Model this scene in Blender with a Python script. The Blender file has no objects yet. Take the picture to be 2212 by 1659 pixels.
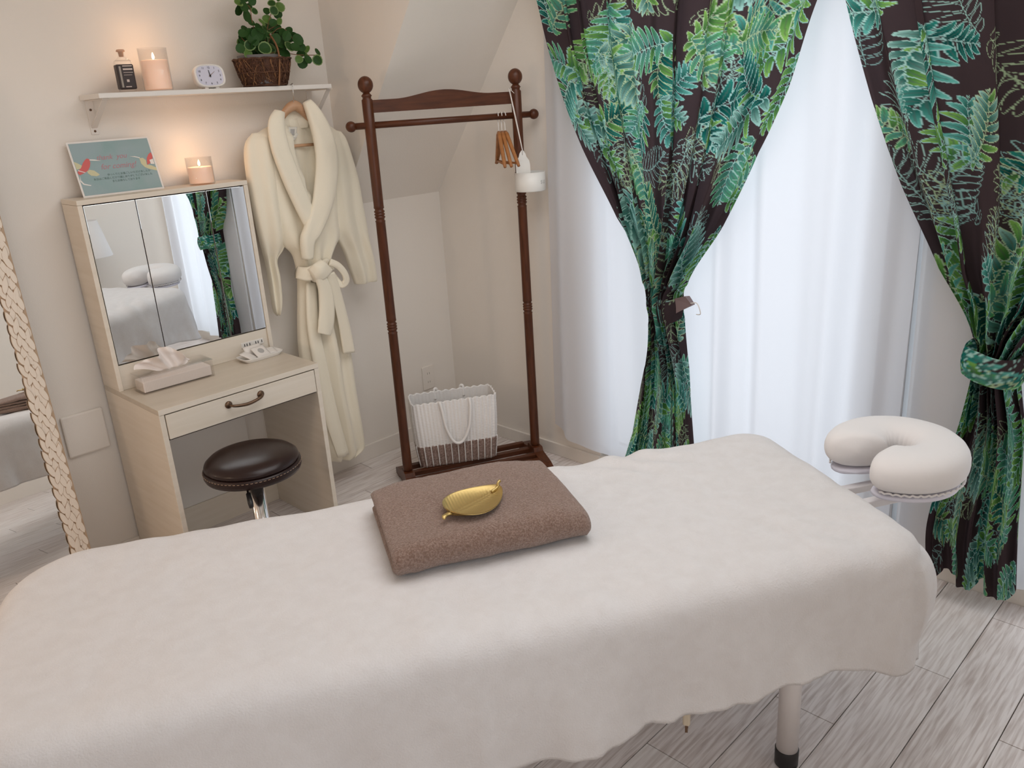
import bpy, bmesh, math, random
import numpy as np
from mathutils import Vector, Matrix, noise
random.seed(7); rng = np.random.RandomState(5)
SC = bpy.context.scene; COL = SC.collection
PI = math.pi

# ------------------------------------------------------------ camera
FPX = 1790.0; PITCH = math.radians(19.13); ROLL = math.radians(-3.6); YAW = math.radians(45.47)
CAM = Vector((0, 0, 1.6))
_fw = Vector((math.cos(YAW)*math.cos(PITCH), math.sin(YAW)*math.cos(PITCH), -math.sin(PITCH)))
_rt = Vector((math.sin(YAW), -math.cos(YAW), 0)); _up = _rt.cross(_fw)
_r2 = _rt*math.cos(ROLL)+_up*math.sin(ROLL); _u2 = -_rt*math.sin(ROLL)+_up*math.cos(ROLL)
cd = bpy.data.cameras.new('camera'); cam = bpy.data.objects.new('camera', cd); COL.objects.link(cam)
cd.sensor_width = 36; cd.lens = FPX/2212*36; cd.clip_start = .02
cam.matrix_world = Matrix(((_r2.x, _u2.x, -_fw.x, CAM.x), (_r2.y, _u2.y, -_fw.y, CAM.y), (_r2.z, _u2.z, -_fw.z, CAM.z), (0, 0, 0, 1)))
SC.camera = cam
def ray(px, py): return _fw+_r2*((px-1106)/FPX)-_u2*((py-829.5)/FPX)
def aty(px, py, y): d = ray(px, py); return CAM+d*((y-CAM.y)/d.y)
def atx(px, py, x): d = ray(px, py); return CAM+d*((x-CAM.x)/d.x)
def atz(px, py, z): d = ray(px, py); return CAM+d*((z-CAM.z)/d.z)

# ------------------------------------------------------------ light, sky, exposure
SC.view_settings.view_transform = 'Standard'; SC.view_settings.look = 'None'
SC.view_settings.gamma = 1; SC.view_settings.use_curve_mapping = False
SC.view_settings.exposure = 0.0
SC.cycles.use_denoising = True
SC.cycles.max_bounces = 10; SC.cycles.transparent_max_bounces = 24
SC.cycles.sample_clamp_indirect = 6
w = bpy.data.worlds.new('sky'); SC.world = w; w.use_nodes = True
bg = w.node_tree.nodes['Background']; bg.inputs[0].default_value = (.86, .93, 1, 1); bg.inputs[1].default_value = .8
def area(name, loc, rot, sx, sy, power, color):
    l = bpy.data.lights.new(name, 'AREA'); l.shape = 'RECTANGLE'; l.size = sx; l.size_y = sy; l.energy = power; l.color = color
    o = bpy.data.objects.new(name, l); COL.objects.link(o); o.location = loc; o.rotation_euler = rot
    return o
def point(name, loc, r, power, color):
    l = bpy.data.lights.new(name, 'POINT'); l.shadow_soft_size = r; l.energy = power; l.color = color
    o = bpy.data.objects.new(name, l); COL.objects.link(o); o.location = loc
    return o
area('daylight_and_fill', (3.0, 1.49, 1.05), (0, PI/2, 0), 1.9, 1.35, 8.5, (.88, .94, 1.0))
area('daylight_and_fill', (3.0, 0.15, 1.05), (0, PI/2, 0), 1.9, .75, 9, (.88, .94, 1.0))
area('ceiling_fill', (1.6, 1.25, 2.34), (0, 0, 0), 1.5, 1.5, 18.5, (.985, .985, 1.0))  # soft fill added under the ceiling to brighten the room
area('daylight_and_fill', (-.1, -.50, 1.45), (PI/2, 0, 0), 2.2, 1.3, 12, (.98, .985, 1.0))  # fill added behind the camera, shining in through the added south opening
point('floor_lamp_bulb', (-.55, 2.35, 1.25), .09, 9, (1.0, .72, .50))

# ------------------------------------------------------------ materials
def mat(name, color, rough=.6, metal=0, **k):
    m = bpy.data.materials.new(name); m.use_nodes = True
    nt = m.node_tree; b = nt.nodes['Principled BSDF']
    b.inputs['Base Color'].default_value = (*color, 1); b.inputs['Roughness'].default_value = rough; b.inputs['Metallic'].default_value = metal
    if 'sheen' in k: b.inputs['Sheen Weight'].default_value = k['sheen']; b.inputs['Sheen Roughness'].default_value = .5
    if 'coat' in k: b.inputs['Coat Weight'].default_value = k['coat']
    if 'emit' in k: b.inputs['Emission Color'].default_value = (*k.get('ecol', color), 1); b.inputs['Emission Strength'].default_value = k['emit']
    if 'sss' in k: b.inputs['Subsurface Weight'].default_value = k['sss']; b.inputs['Subsurface Radius'].default_value = (.03, .015, .008)
    if 'spec' in k: b.inputs['Specular IOR Level'].default_value = k['spec']
    tc = nt.nodes.new('ShaderNodeTexCoord')
    if 'world' in k: tcs = nt.nodes.new('ShaderNodeNewGeometry').outputs['Position']
    else: tcs = tc.outputs['Object']
    def nz(scale, detail=4, stretch=None, dist=0):
        n = nt.nodes.new('ShaderNodeTexNoise'); n.inputs['Scale'].default_value = scale; n.inputs['Detail'].default_value = detail; n.inputs['Distortion'].default_value = dist
        if stretch:
            mp = nt.nodes.new('ShaderNodeMapping'); mp.inputs['Scale'].default_value = stretch
            nt.links.new(tcs, mp.inputs[0]); nt.links.new(mp.outputs[0], n.inputs[0])
        else: nt.links.new(tcs, n.inputs[0])
        return n
    if 'var' in k:     # (second colour, noise scale, stretch, lo, hi)
        c2, s, st, lo, hi = k['var']
        n = nz(s, 6, st, .4); r = nt.nodes.new('ShaderNodeValToRGB')
        r.color_ramp.elements[0].position = lo; r.color_ramp.elements[1].position = hi
        r.color_ramp.elements[0].color = (*color, 1); r.color_ramp.elements[1].color = (*c2, 1)
        nt.links.new(n.outputs[0], r.inputs[0]); nt.links.new(r.outputs[0], b.inputs['Base Color'])
    if 'bump' in k:    # (scale, strength, distance[, stretch])
        n = nz(k['bump'][0], 5, k['bump'][3] if len(k['bump']) > 3 else None)
        bp = nt.nodes.new('ShaderNodeBump'); bp.inputs['Strength'].default_value = k['bump'][1]; bp.inputs['Distance'].default_value = k['bump'][2]
        nt.links.new(n.outputs[0], bp.inputs['Height']); nt.links.new(bp.outputs[0], b.inputs['Normal'])
    return m
def glass_mat(name, tint=(1, 1, 1), refl=.12, rough=.03):
    m = bpy.data.materials.new(name); m.use_nodes = True; nt = m.node_tree; nt.nodes.clear()
    o = nt.nodes.new('ShaderNodeOutputMaterial'); t = nt.nodes.new('ShaderNodeBsdfTransparent'); g = nt.nodes.new('ShaderNodeBsdfGlossy')
    t.inputs[0].default_value = (*tint, 1); g.inputs['Roughness'].default_value = rough
    lw = nt.nodes.new('ShaderNodeLayerWeight'); lw.inputs[0].default_value = refl
    mx = nt.nodes.new('ShaderNodeMixShader'); nt.links.new(lw.outputs['Facing'], mx.inputs[0])
    nt.links.new(t.outputs[0], mx.inputs[1]); nt.links.new(g.outputs[0], mx.inputs[2]); nt.links.new(mx.outputs[0], o.inputs[0])
    return m
def cloth_mat(name, attr=None, color=(.8, .8, .8), transl=.3, transp=0, weave=0):
    m = bpy.data.materials.new(name); m.use_nodes = True; nt = m.node_tree; nt.nodes.clear()
    o = nt.nodes.new('ShaderNodeOutputMaterial'); d = nt.nodes.new('ShaderNodeBsdfDiffuse'); t = nt.nodes.new('ShaderNodeBsdfTranslucent')
    mx = nt.nodes.new('ShaderNodeMixShader'); mx.inputs[0].default_value = transl
    if attr:
        a = nt.nodes.new('ShaderNodeAttribute'); a.attribute_name = attr
        nt.links.new(a.outputs['Color'], d.inputs[0]); nt.links.new(a.outputs['Color'], t.inputs[0])
    else: d.inputs[0].default_value = t.inputs[0].default_value = (*color, 1)
    nt.links.new(d.outputs[0], mx.inputs[1]); nt.links.new(t.outputs[0], mx.inputs[2])
    last = mx
    if transp:
        tr = nt.nodes.new('ShaderNodeBsdfTransparent'); m2 = nt.nodes.new('ShaderNodeMixShader'); m2.inputs[0].default_value = transp
        nt.links.new(mx.outputs[0], m2.inputs[1]); nt.links.new(tr.outputs[0], m2.inputs[2]); last = m2
    if weave:
        tc = nt.nodes.new('ShaderNodeTexCoord'); wv = nt.nodes.new('ShaderNodeTexWave'); wv.bands_direction = 'Z'; wv.inputs['Scale'].default_value = weave
        nt.links.new(tc.outputs['Object'], wv.inputs[0]); bp = nt.nodes.new('ShaderNodeBump'); bp.inputs['Strength'].default_value = .15; bp.inputs['Distance'].default_value = .001
        nt.links.new(wv.outputs[1], bp.inputs['Height'])
        for q in (d, t): nt.links.new(bp.outputs[0], q.inputs['Normal'])
    nt.links.new(last.outputs[0], o.inputs[0])
    return m
M = {}
M['wall'] = mat('wall_paper', (.85, .79, .72), .85, bump=(260, .25, .002))
M['ceil'] = mat('ceiling_paper', (.86, .82, .77), .85, bump=(260, .2, .002))
M['trim'] = mat('trim_paint', (.84, .78, .71), .5)
M['vanity'] = mat('cream_laminate', (.80, .72, .615), .42, var=((.74, .655, .54), 3.2, (1, 1, 14), .35, .75))
M['vanity_top'] = mat('beige_laminate', (.62, .54, .44), .28, var=((.56, .48, .38), 3, (1, 10, 10), .3, .8))
M['dark_gap'] = mat('dark_gap', (.035, .022, .015), .7)
M['bronze'] = mat('bronze_handle', (.16, .10, .065), .35, .85)
M['mirror'] = mat('silver_glass', (.93, .95, .95), .0, 1)
M['white'] = mat('white_paint', (.82, .78, .73), .4)
M['steel'] = mat('painted_steel', (.80, .74, .68), .4)
M['chrome'] = mat('chrome', (.75, .73, .72), .12, 1)
M['black'] = mat('black_plastic', (.012, .011, .012), .4)
M['leather'] = mat('dark_brown_leather', (.020, .008, .007), .30, spec=.4, bump=(350, .25, .0006))
M['stitch'] = mat('tan_thread', (.45, .30, .20), .7)
M['walnut'] = mat('walnut_varnish', (.115, .034, .012), .36, var=((.055, .015, .005), 9, (9, 9, 1), .3, .75), spec=.35)
M['walnut_h'] = mat('walnut_varnish_rail', (.105, .031, .011), .38, var=((.055, .015, .005), 7, (1.5, 1.5, 12), .3, .75), spec=.35)
M['birch'] = mat('pale_hanger_wood', (.60, .36, .22), .45, var=((.50, .28, .15), 8, (1, 1, 9), .3, .7))
M['beech'] = mat('orange_hanger_wood', (.42, .175, .055), .45, var=((.32, .12, .035), 12, (1, 1, 5), .3, .7))
M['sheet'] = mat('cream_fleece', (.72, .695, .69), .95, sheen=.12, bump=(260, .4, .004), var=((.685, .655, .645), 26, None, .35, .7))
M['cradle'] = mat('white_jersey', (.80, .77, .76), .9, sheen=.2, bump=(120, .12, .002))
M['cradle_base'] = mat('lilac_white_vinyl', (.72, .70, .78), .4)
M['tbl'] = mat('white_enamel', (.80, .76, .75), .35)
M['towel'] = mat('brown_terry', (.22, .128, .092), .95, sheen=.3, bump=(330, .8, .008), var=((.36, .245, .195), 240, None, .38, .66))
M['towel_pile'] = mat('brown_terry_pile', (.22, .135, .098), .9, var=((.44, .315, .255), 230, (1, 1, .6), .36, .66))
M['gold'] = mat('brushed_gold', (.52, .38, .15), .42, .9, bump=(60, .1, .001))
M['robe'] = mat('cream_velour', (.90, .82, .66), .95, sheen=.35, bump=(300, .3, .002))
M['label'] = mat('cloth_label', (.72, .68, .60), .7)
M['greyprint'] = mat('grey_print', (.42, .40, .38), .7)
M['vinyl_w'] = mat('white_vinyl_cord', (.88, .85, .82), .35)
M['vinyl_b'] = mat('brown_vinyl_cord', (.24, .155, .125), .45, var=((.38, .28, .24), 160, None, .42, .6), bump=(240, .5, .002))
M['wax'] = mat('lit_wax', (.92, .70, .58), .5, sss=.3, emit=.26, ecol=(1, .52, .30))  # slight emission puts the flame's glow into the wax
M['flame'] = mat('flame', (1, .7, .35), .5, emit=9, ecol=(1, .62, .28))
M['glass'] = glass_mat('clear_glass')
M['acrylic'] = glass_mat('clear_acrylic', (.99, .985, .98), .12, .15)
M['cork'] = mat('wood_stopper', (.62, .36, .24), .6)
M['label_dk'] = mat('black_label', (.035, .02, .018), .5)
M['print_w'] = mat('white_print', (.62, .50, .44), .6)
M['clock_face'] = mat('clock_dial', (.62, .60, .70), .4)
M['wicker'] = mat('brown_twigs', (.115, .045, .018), .75, var=((.045, .015, .006), 60, (1, 1, 4), .3, .7))
M['twig'] = mat('woody_stem', (.22, .10, .04), .7)
M['leaf'] = mat('fig_leaf', (.022, .070, .012), .55, spec=.25)
M['leaf2'] = mat('young_fig_leaf', (.10, .19, .035), .5, spec=.3)
M['leafrim'] = mat('cream_leaf_margin', (.16, .24, .07), .5)
M['pot'] = mat('grey_pot', (.17, .16, .16), .6)
M['card_w'] = mat('card_white', (.76, .71, .66), .35)
M['card_teal'] = mat('card_teal_print', (.205, .325, .315), .35, var=((.27, .35, .37), 9, None, .3, .7))
M['pink'] = mat('card_pink_print', (.46, .20, .22), .5)
M['red'] = mat('card_red_print', (.62, .11, .10), .5)
M['yellow'] = mat('card_yellow_print', (.60, .56, .34), .5)
M['ink'] = mat('card_dark_print', (.10, .17, .14), .6)
M['tissue'] = mat('tissue_paper', (.86, .78, .73), .9)
M['china'] = mat('white_china', (.84, .80, .75), .3)
M['tan'] = mat('tan_frame', (.50, .35, .23), .6)
M['leafinlay'] = mat('white_wood_inlay', (.80, .70, .59), .5)
M['greypl'] = mat('warm_grey', (.35, .30, .25), .6)  # plain grey for mirror backing, socket slots and side print
M['cream_cord'] = mat('cream_plastic', (.62, .53, .40), .4)
M['tin'] = mat('white_tin', (.82, .80, .75), .4)
M['alu'] = mat('window_aluminium', (.55, .56, .58), .35, .3)
M['lace'] = cloth_mat('white_lace', None, (.83, .84, .88), .62, .10, 300)
M['fern'] = cloth_mat('fern_cotton', 'print', transl=.40)
M['plank'] = None
def plank_mats():
    r = []
    for i, (a, b) in enumerate([((.62, .54, .50), (.87, .81, .78)), ((.57, .49, .45), (.84, .78, .75)), ((.68, .61, .57), (.88, .83, .80)), ((.60, .51, .47), (.83, .76, .73))]):
        m = mat('whitewashed_oak', a, .42, world=1, var=(b, 5, (1.5, 22, 1), .34, .60), bump=(9, .2, .0015, (2, 40, 1)))
        r.append(m)
    return r
PLK = plank_mats()

# ------------------------------------------------------------ mesh helpers
def link(name, me, m, parent=None):
    o = bpy.data.objects.new(name, me); COL.objects.link(o)
    if m is not None:
        for q in (m if isinstance(m, (list, tuple)) else [m]): me.materials.append(q)
    if parent is not None: o.parent = parent
    return o
def thing(name, label, cat, loc=(0, 0, 0), rz=0, group=None):
    o = bpy.data.objects.new(name, None); COL.objects.link(o); o.location = loc; o.rotation_euler = (0, 0, rz)
    o.empty_display_size = .05
    return tag(o, label, cat, group)
def tag(o, label, cat, group=None):
    o['label'] = label; o['category'] = cat
    if group: o['group'] = group
    return o
def struct(o): o['kind'] = 'structure'; return o
def from_py(name, v, f, m, parent=None, smooth=True):
    me = bpy.data.meshes.new(name); me.from_pydata([tuple(x) for x in v], [], f); me.update()
    if smooth: me.polygons.foreach_set('use_smooth', [True]*len(me.polygons))
    return link(name, me, m, parent)
def from_bm(name, bm, m, parent=None, smooth=False):
    bmesh.ops.recalc_face_normals(bm, faces=bm.faces)
    me = bpy.data.meshes.new(name); bm.to_mesh(me); bm.free()
    if smooth: me.polygons.foreach_set('use_smooth', [True]*len(me.polygons))
    return link(name, me, m, parent)
def bx(bm, x0, x1, y0, y1, z0, z1, mx=None, bev=0):
    r = bmesh.ops.create_cube(bm, size=1)
    vs = r['verts']
    for v in vs: v.co = Vector((x0+(v.co.x+.5)*(x1-x0), y0+(v.co.y+.5)*(y1-y0), z0+(v.co.z+.5)*(z1-z0)))
    if bev:
        es = list({e for v in vs for e in v.link_edges})
        rr = bmesh.ops.bevel(bm, geom=es, offset=bev, segments=2, affect='EDGES', profile=.5)
        vs = list({v for f in rr['faces'] for v in f.verts} | {v for v in vs if v.is_valid})
    if mx is not None:
        for v in vs: v.co = mx @ v.co
    return vs
def box(name, x0, x1, y0, y1, z0, z1, m, parent=None, bev=.002):
    bm = bmesh.new(); bx(bm, x0, x1, y0, y1, z0, z1, None, bev); return from_bm(name, bm, m, parent)
def grid_faces(nr, nc, wrap=False, cap=False):
    f = []
    for i in range(nr-1):
        for j in range(nc if wrap else nc-1):
            a = i*nc+j; b = i*nc+(j+1) % nc
            f.append((a, b, b+nc, a+nc))
    if cap:
        f.append(tuple(range(nc-1, -1, -1))); f.append(tuple(range((nr-1)*nc, nr*nc)))
    return f
def lathe(name, prof, m, parent=None, loc=(0, 0, 0), n=28, smooth=True, axis=None, closed=True):
    v = []
    for r, z in prof:
        for k in range(n):
            a = 2*PI*k/n; v.append(Vector((r*math.cos(a), r*math.sin(a), z)))
    if axis is not None:
        q = Vector((0, 0, 1)).rotation_difference(Vector(axis)).to_matrix(); v = [q @ p for p in v]
    v = [p+Vector(loc) for p in v]
    o = from_py(name, v, grid_faces(len(prof), n, True, closed), m, parent, smooth)
    if smooth:
        for p in o.data.polygons:
            if len(p.vertices) > 4: p.use_smooth = False
    return o
def frames(pts):
    P_ = [Vector(p) for p in pts]; T = []
    for i in range(len(P_)):
        a = P_[max(0, i-1)]; b = P_[min(len(P_)-1, i+1)]; t = (b-a); T.append(t.normalized() if t.length > 1e-9 else Vector((0, 0, 1)))
    up = Vector((0, 0, 1)) if abs(T[0].z) < .9 else Vector((0, 1, 0))
    n = (up-T[0]*up.dot(T[0])).normalized(); N = []
    for t in T:
        n = (n-t*n.dot(t)); n = n.normalized() if n.length > 1e-6 else Vector((1, 0, 0)); N.append(n.copy())
    return P_, T, N
def tube_vf(pts, rad, n=10, squash=1):
    P_, T, N = frames(pts); v = []
    for i, (p, t, nn) in enumerate(zip(P_, T, N)):
        b = t.cross(nn); r = rad[i] if isinstance(rad, (list, tuple)) else rad
        for k in range(n):
            a = 2*PI*k/n; v.append(p+nn*(math.cos(a)*r*squash)+b*(math.sin(a)*r))
    return v, grid_faces(len(P_), n, True, True)
def tube(name, pts, rad, m, parent=None, n=10, squash=1):
    v, f = tube_vf(pts, rad, n, squash); return from_py(name, v, f, m, parent)
def spline(pts, n=8):
    P_ = [Vector(p) for p in pts]; out = []
    for i in range(len(P_)-1):
        p0 = P_[max(0, i-1)]; p1 = P_[i]; p2 = P_[i+1]; p3 = P_[min(len(P_)-1, i+2)]
        for k in range(n):
            t = k/n; out.append(.5*((2*p1)+(p2-p0)*t+(2*p0-5*p1+4*p2-p3)*t*t+(3*p1-p0-3*p2+p3)*t**3))
    out.append(P_[-1]); return out
def lerpk(keys, x):
    if x <= keys[0][0]: return keys[0][1]
    for (a, va), (b, vb) in zip(keys, keys[1:]):
        if x <= b:
            t = (x-a)/(b-a); return va+(vb-va)*t
    return keys[-1][1]
def smooth_keys(keys, x):
    ks = sorted(keys); xs = [k[0] for k in ks]; ys = [k[1] for k in ks]
    if x <= xs[0]: return ys[0]
    if x >= xs[-1]: return ys[-1]
    i = max(j for j in range(len(xs)-1) if xs[j] <= x)
    p0 = ys[max(0, i-1)]; p1 = ys[i]; p2 = ys[i+1]; p3 = ys[min(len(ys)-1, i+2)]; t = (x-xs[i])/(xs[i+1]-xs[i])
    m1 = (p2-p0)/2 if i > 0 else p2-p1; m2 = (p3-p1)/2 if i+2 < len(ys) else p2-p1
    return (2*t**3-3*t*t+1)*p1+(t**3-2*t*t+t)*m1+(-2*t**3+3*t*t)*p2+(t**3-t*t)*m2
def poly_plate(name, pts, y0, y1, m, parent=None, bev=0):
    # outline in (x, z), extruded along y
    bm = bmesh.new(); vs = [bm.verts.new((x, y0, z)) for x, z in pts]; f = bm.faces.new(vs)
    r = bmesh.ops.extrude_face_region(bm, geom=[f])
    for e in r['geom']:
        if isinstance(e, bmesh.types.BMVert): e.co.y = y1
    return from_bm(name, bm, m, parent)
def text(name, body, size, m, mw, parent=None, ext=.0004, shear=0, align='CENTER'):
    c = bpy.data.curves.new(name, 'FONT'); c.body = body; c.size = size; c.extrude = ext; c.align_x = align; c.align_y = 'CENTER'; c.shear = shear
    c.materials.append(m); o = bpy.data.objects.new(name, c); COL.objects.link(o)
    if parent is not None: o.parent = parent
    me = bpy.data.meshes.new_from_object(o.evaluated_get(bpy.context.evaluated_depsgraph_get())); bpy.data.objects.remove(o)
    o = bpy.data.objects.new(name, me); COL.objects.link(o)
    if parent is not None: o.parent = parent
    o.matrix_local = mw; return o
def wn(x, y=0, z=0): return noise.noise(Vector((x, y, z)))

# ------------------------------------------------------------ the room
YN, XE, XW, YS, ZC = 3.10, 2.64, -1.4, -.30, 2.40
XB, ZK = 2.09, 1.19
fl = struct(box('floor', XW, XE+.3, YS-.1, YN+.1, -.08, -.006, mat('subfloor', (.10, .07, .055), .9), None, 0))
pk = {}
def plank(x0, x1, y0, y1):
    L = round(x1-x0, 3); key = (L, rng.randint(0, 4))
    if key not in pk:
        bm = bmesh.new(); g = .0012
        bx(bm, g, L-g, g, (y1-y0)-g, -.006, 0, None, .0008)
        o = from_bm('plank', bm, PLK[key[1]], fl); pk[key] = o.data
    else:
        o = bpy.data.objects.new('plank', pk[key]); COL.objects.link(o); o.parent = fl
    o.location = (x0, y0, 0)
y = YS; row = 0
while y < YN-.01:
    y1 = min(y+.165, YN)
    x = XW-(row*.37 % .9); row += 1
    while x < XE:
        a = max(x, XW); b = min(x+.9, XE)
        if b-a > .05: plank(a, b, y, y1)
        x += .9
    y = y1
# slope of the attic ceiling over the corner: falls to the knee wall
SL = 1.31; YT = YN-(ZC-ZK)/SL
struct(box('wall_north', XW-.1, XE+.1, YN, YN+.1, -.01, ZC, M['wall'], None, 0))
bm = bmesh.new()
a = [bm.verts.new(c) for c in [(XB, YN, ZK), (XB, YT, ZC), (XB, YN, ZC)]]; b = [bm.verts.new(c) for c in [(XE+.02, YN, ZK), (XE+.02, YT, ZC), (XE+.02, YN, ZC)]]
bm.faces.new(a); bm.faces.new(b[::-1])
for i in range(3): bm.faces.new((a[i], b[i], b[(i+1) % 3], a[(i+1) % 3]))
struct(from_bm('ceiling_slope', bm, M['wall']))
struct(box('ceiling', XW-.1, XE+.1, YS-.1, YN+.1, ZC, ZC+.08, M['ceil'], None, 0))
struct(box('wall_west', XW-.1, XW, YS-.1, YN+.1, -.01, ZC, M['wall'], None, 0))
W3, W3Z = (-1.2, 1.0), (.80, 2.10)
bm = bmesh.new()
for x0, x1, z0, z1 in [(XW-.1, W3[0], -.01, ZC), (W3[1], XE+.1, -.01, ZC), (W3[0], W3[1], -.01, W3Z[0]), (W3[0], W3[1], W3Z[1], ZC)]: bx(bm, x0, x1, YS-.1, YS, z0, z1)
struct(from_bm('wall_south', bm, M['wall']))
w3 = bpy.data.objects.new('window_3', None); COL.objects.link(w3); struct(w3); w3.location = (-.1, YS-.05, W3Z[0])  # window invented behind the camera so the fill can enter
for nm, q in (('jamb', (-1.1, -1.065, 0, 1.3)), ('jamb', (1.065, 1.1, 0, 1.3)), ('stile', (-.03, .03, .035, 1.265)), ('sill', (-1.065, 1.065, 0, .035)), ('head', (-1.065, 1.065, 1.265, 1.3))): box(nm, q[0], q[1], -.03, .03, q[2], q[3], M['alu'], w3)
box('pane', -1.065, 1.065, -.002, .002, .035, 1.265, M['glass'], w3, 0)
W1, W2, WZ = (.84, 2.15), (-.20, .50), (.06, 2.0)
bm = bmesh.new()
for y0, y1, z0, z1 in [(W1[1], YN+.1, -.01, ZC), (W2[1], W1[0], -.01, ZC), (YS-.1, W2[0], -.01, ZC), (W2[0], W2[1], WZ[1], ZC), (W1[0], W1[1], WZ[1], ZC), (W2[0], W2[1], -.01, WZ[0]), (W1[0], W1[1], -.01, WZ[0])]:
    bx(bm, XE, XE+.12, y0, y1, z0, z1)
struct(from_bm('wall_east', bm, M['wall']))
for i, (a, b) in enumerate((W1, W2)):
    wd = bpy.data.objects.new('window_%d' % (i+1), None); COL.objects.link(wd); struct(wd); wd.location = (XE+.06, (a+b)/2, WZ[0])
    h = (b-a)/2; H = WZ[1]-WZ[0]; t = .035
    for nm, q in (('jamb', (-h, -h+t, 0, H)), ('jamb', (h-t, h, 0, H)), ('sill', (-h, h, 0, t)), ('head', (-h, h, H-t, H))):
        box(nm, -.03, .03, *q, M['alu'], wd)
    if i == 0: box('stile', -.03, .03, .90-1.495, 1.00-1.495, t, H-t, M['alu'], wd)
    box('pane', -.003, .003, -h+t, h-t, t, H-t, M['glass'], wd, 0)
bm = bmesh.new(); bx(bm, XW, XE, YN-.012, YN, 0, .075, None, .002); struct(from_bm('baseboard_north', bm, M['trim']))
bm = bmesh.new(); bx(bm, XE-.012, XE, W1[1], YN-.012, 0, .06, None, .002); struct(from_bm('baseboard_east', bm, M['trim']))

# ------------------------------------------------------------ lace curtains
def lace(name, ya, yb, label, zbot, seed, nfold):
    nu, nv = 260, 60; v = []
    for i in range(nv):
        for j in range(nu):
            s = j/(nu-1); t = i/(nv-1); y = ya+(yb-ya)*s
            z = 2.09+(zbot(y)-2.09)*t
            ph = s*nfold*2*PI+1.3*math.sin(s*9+seed)+.5*math.sin(t*2+s*5)
            am = .021*(.55+.45*t)*(1+.5*math.sin(s*21+seed*2))
            x = 2.575+am*math.sin(ph)+.22*am*math.sin(2.3*ph+1)
            v.append((x, y+.006*math.cos(ph)*t+.02*(t-.3)*math.sin(s*14+seed)+(.03*t*math.exp(-s*22) if seed == 1 else 0), z))
    o = from_py(name, v, grid_faces(nv, nu), M['lace'])
    return tag(o, label, 'curtain', 'white sheer curtains')
lace('sheer_curtain', 2.335, .862, 'white sheer curtain panel in the wide gap between the two fern curtains', lambda y: .105 if y < 2.1 else .105+(y-2.1)**1.5*.62, 1, 7)
lace('sheer_curtain', .852, -.22, 'white sheer curtain panel behind the right fern curtain', lambda y: .10, 4, 5)

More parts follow.
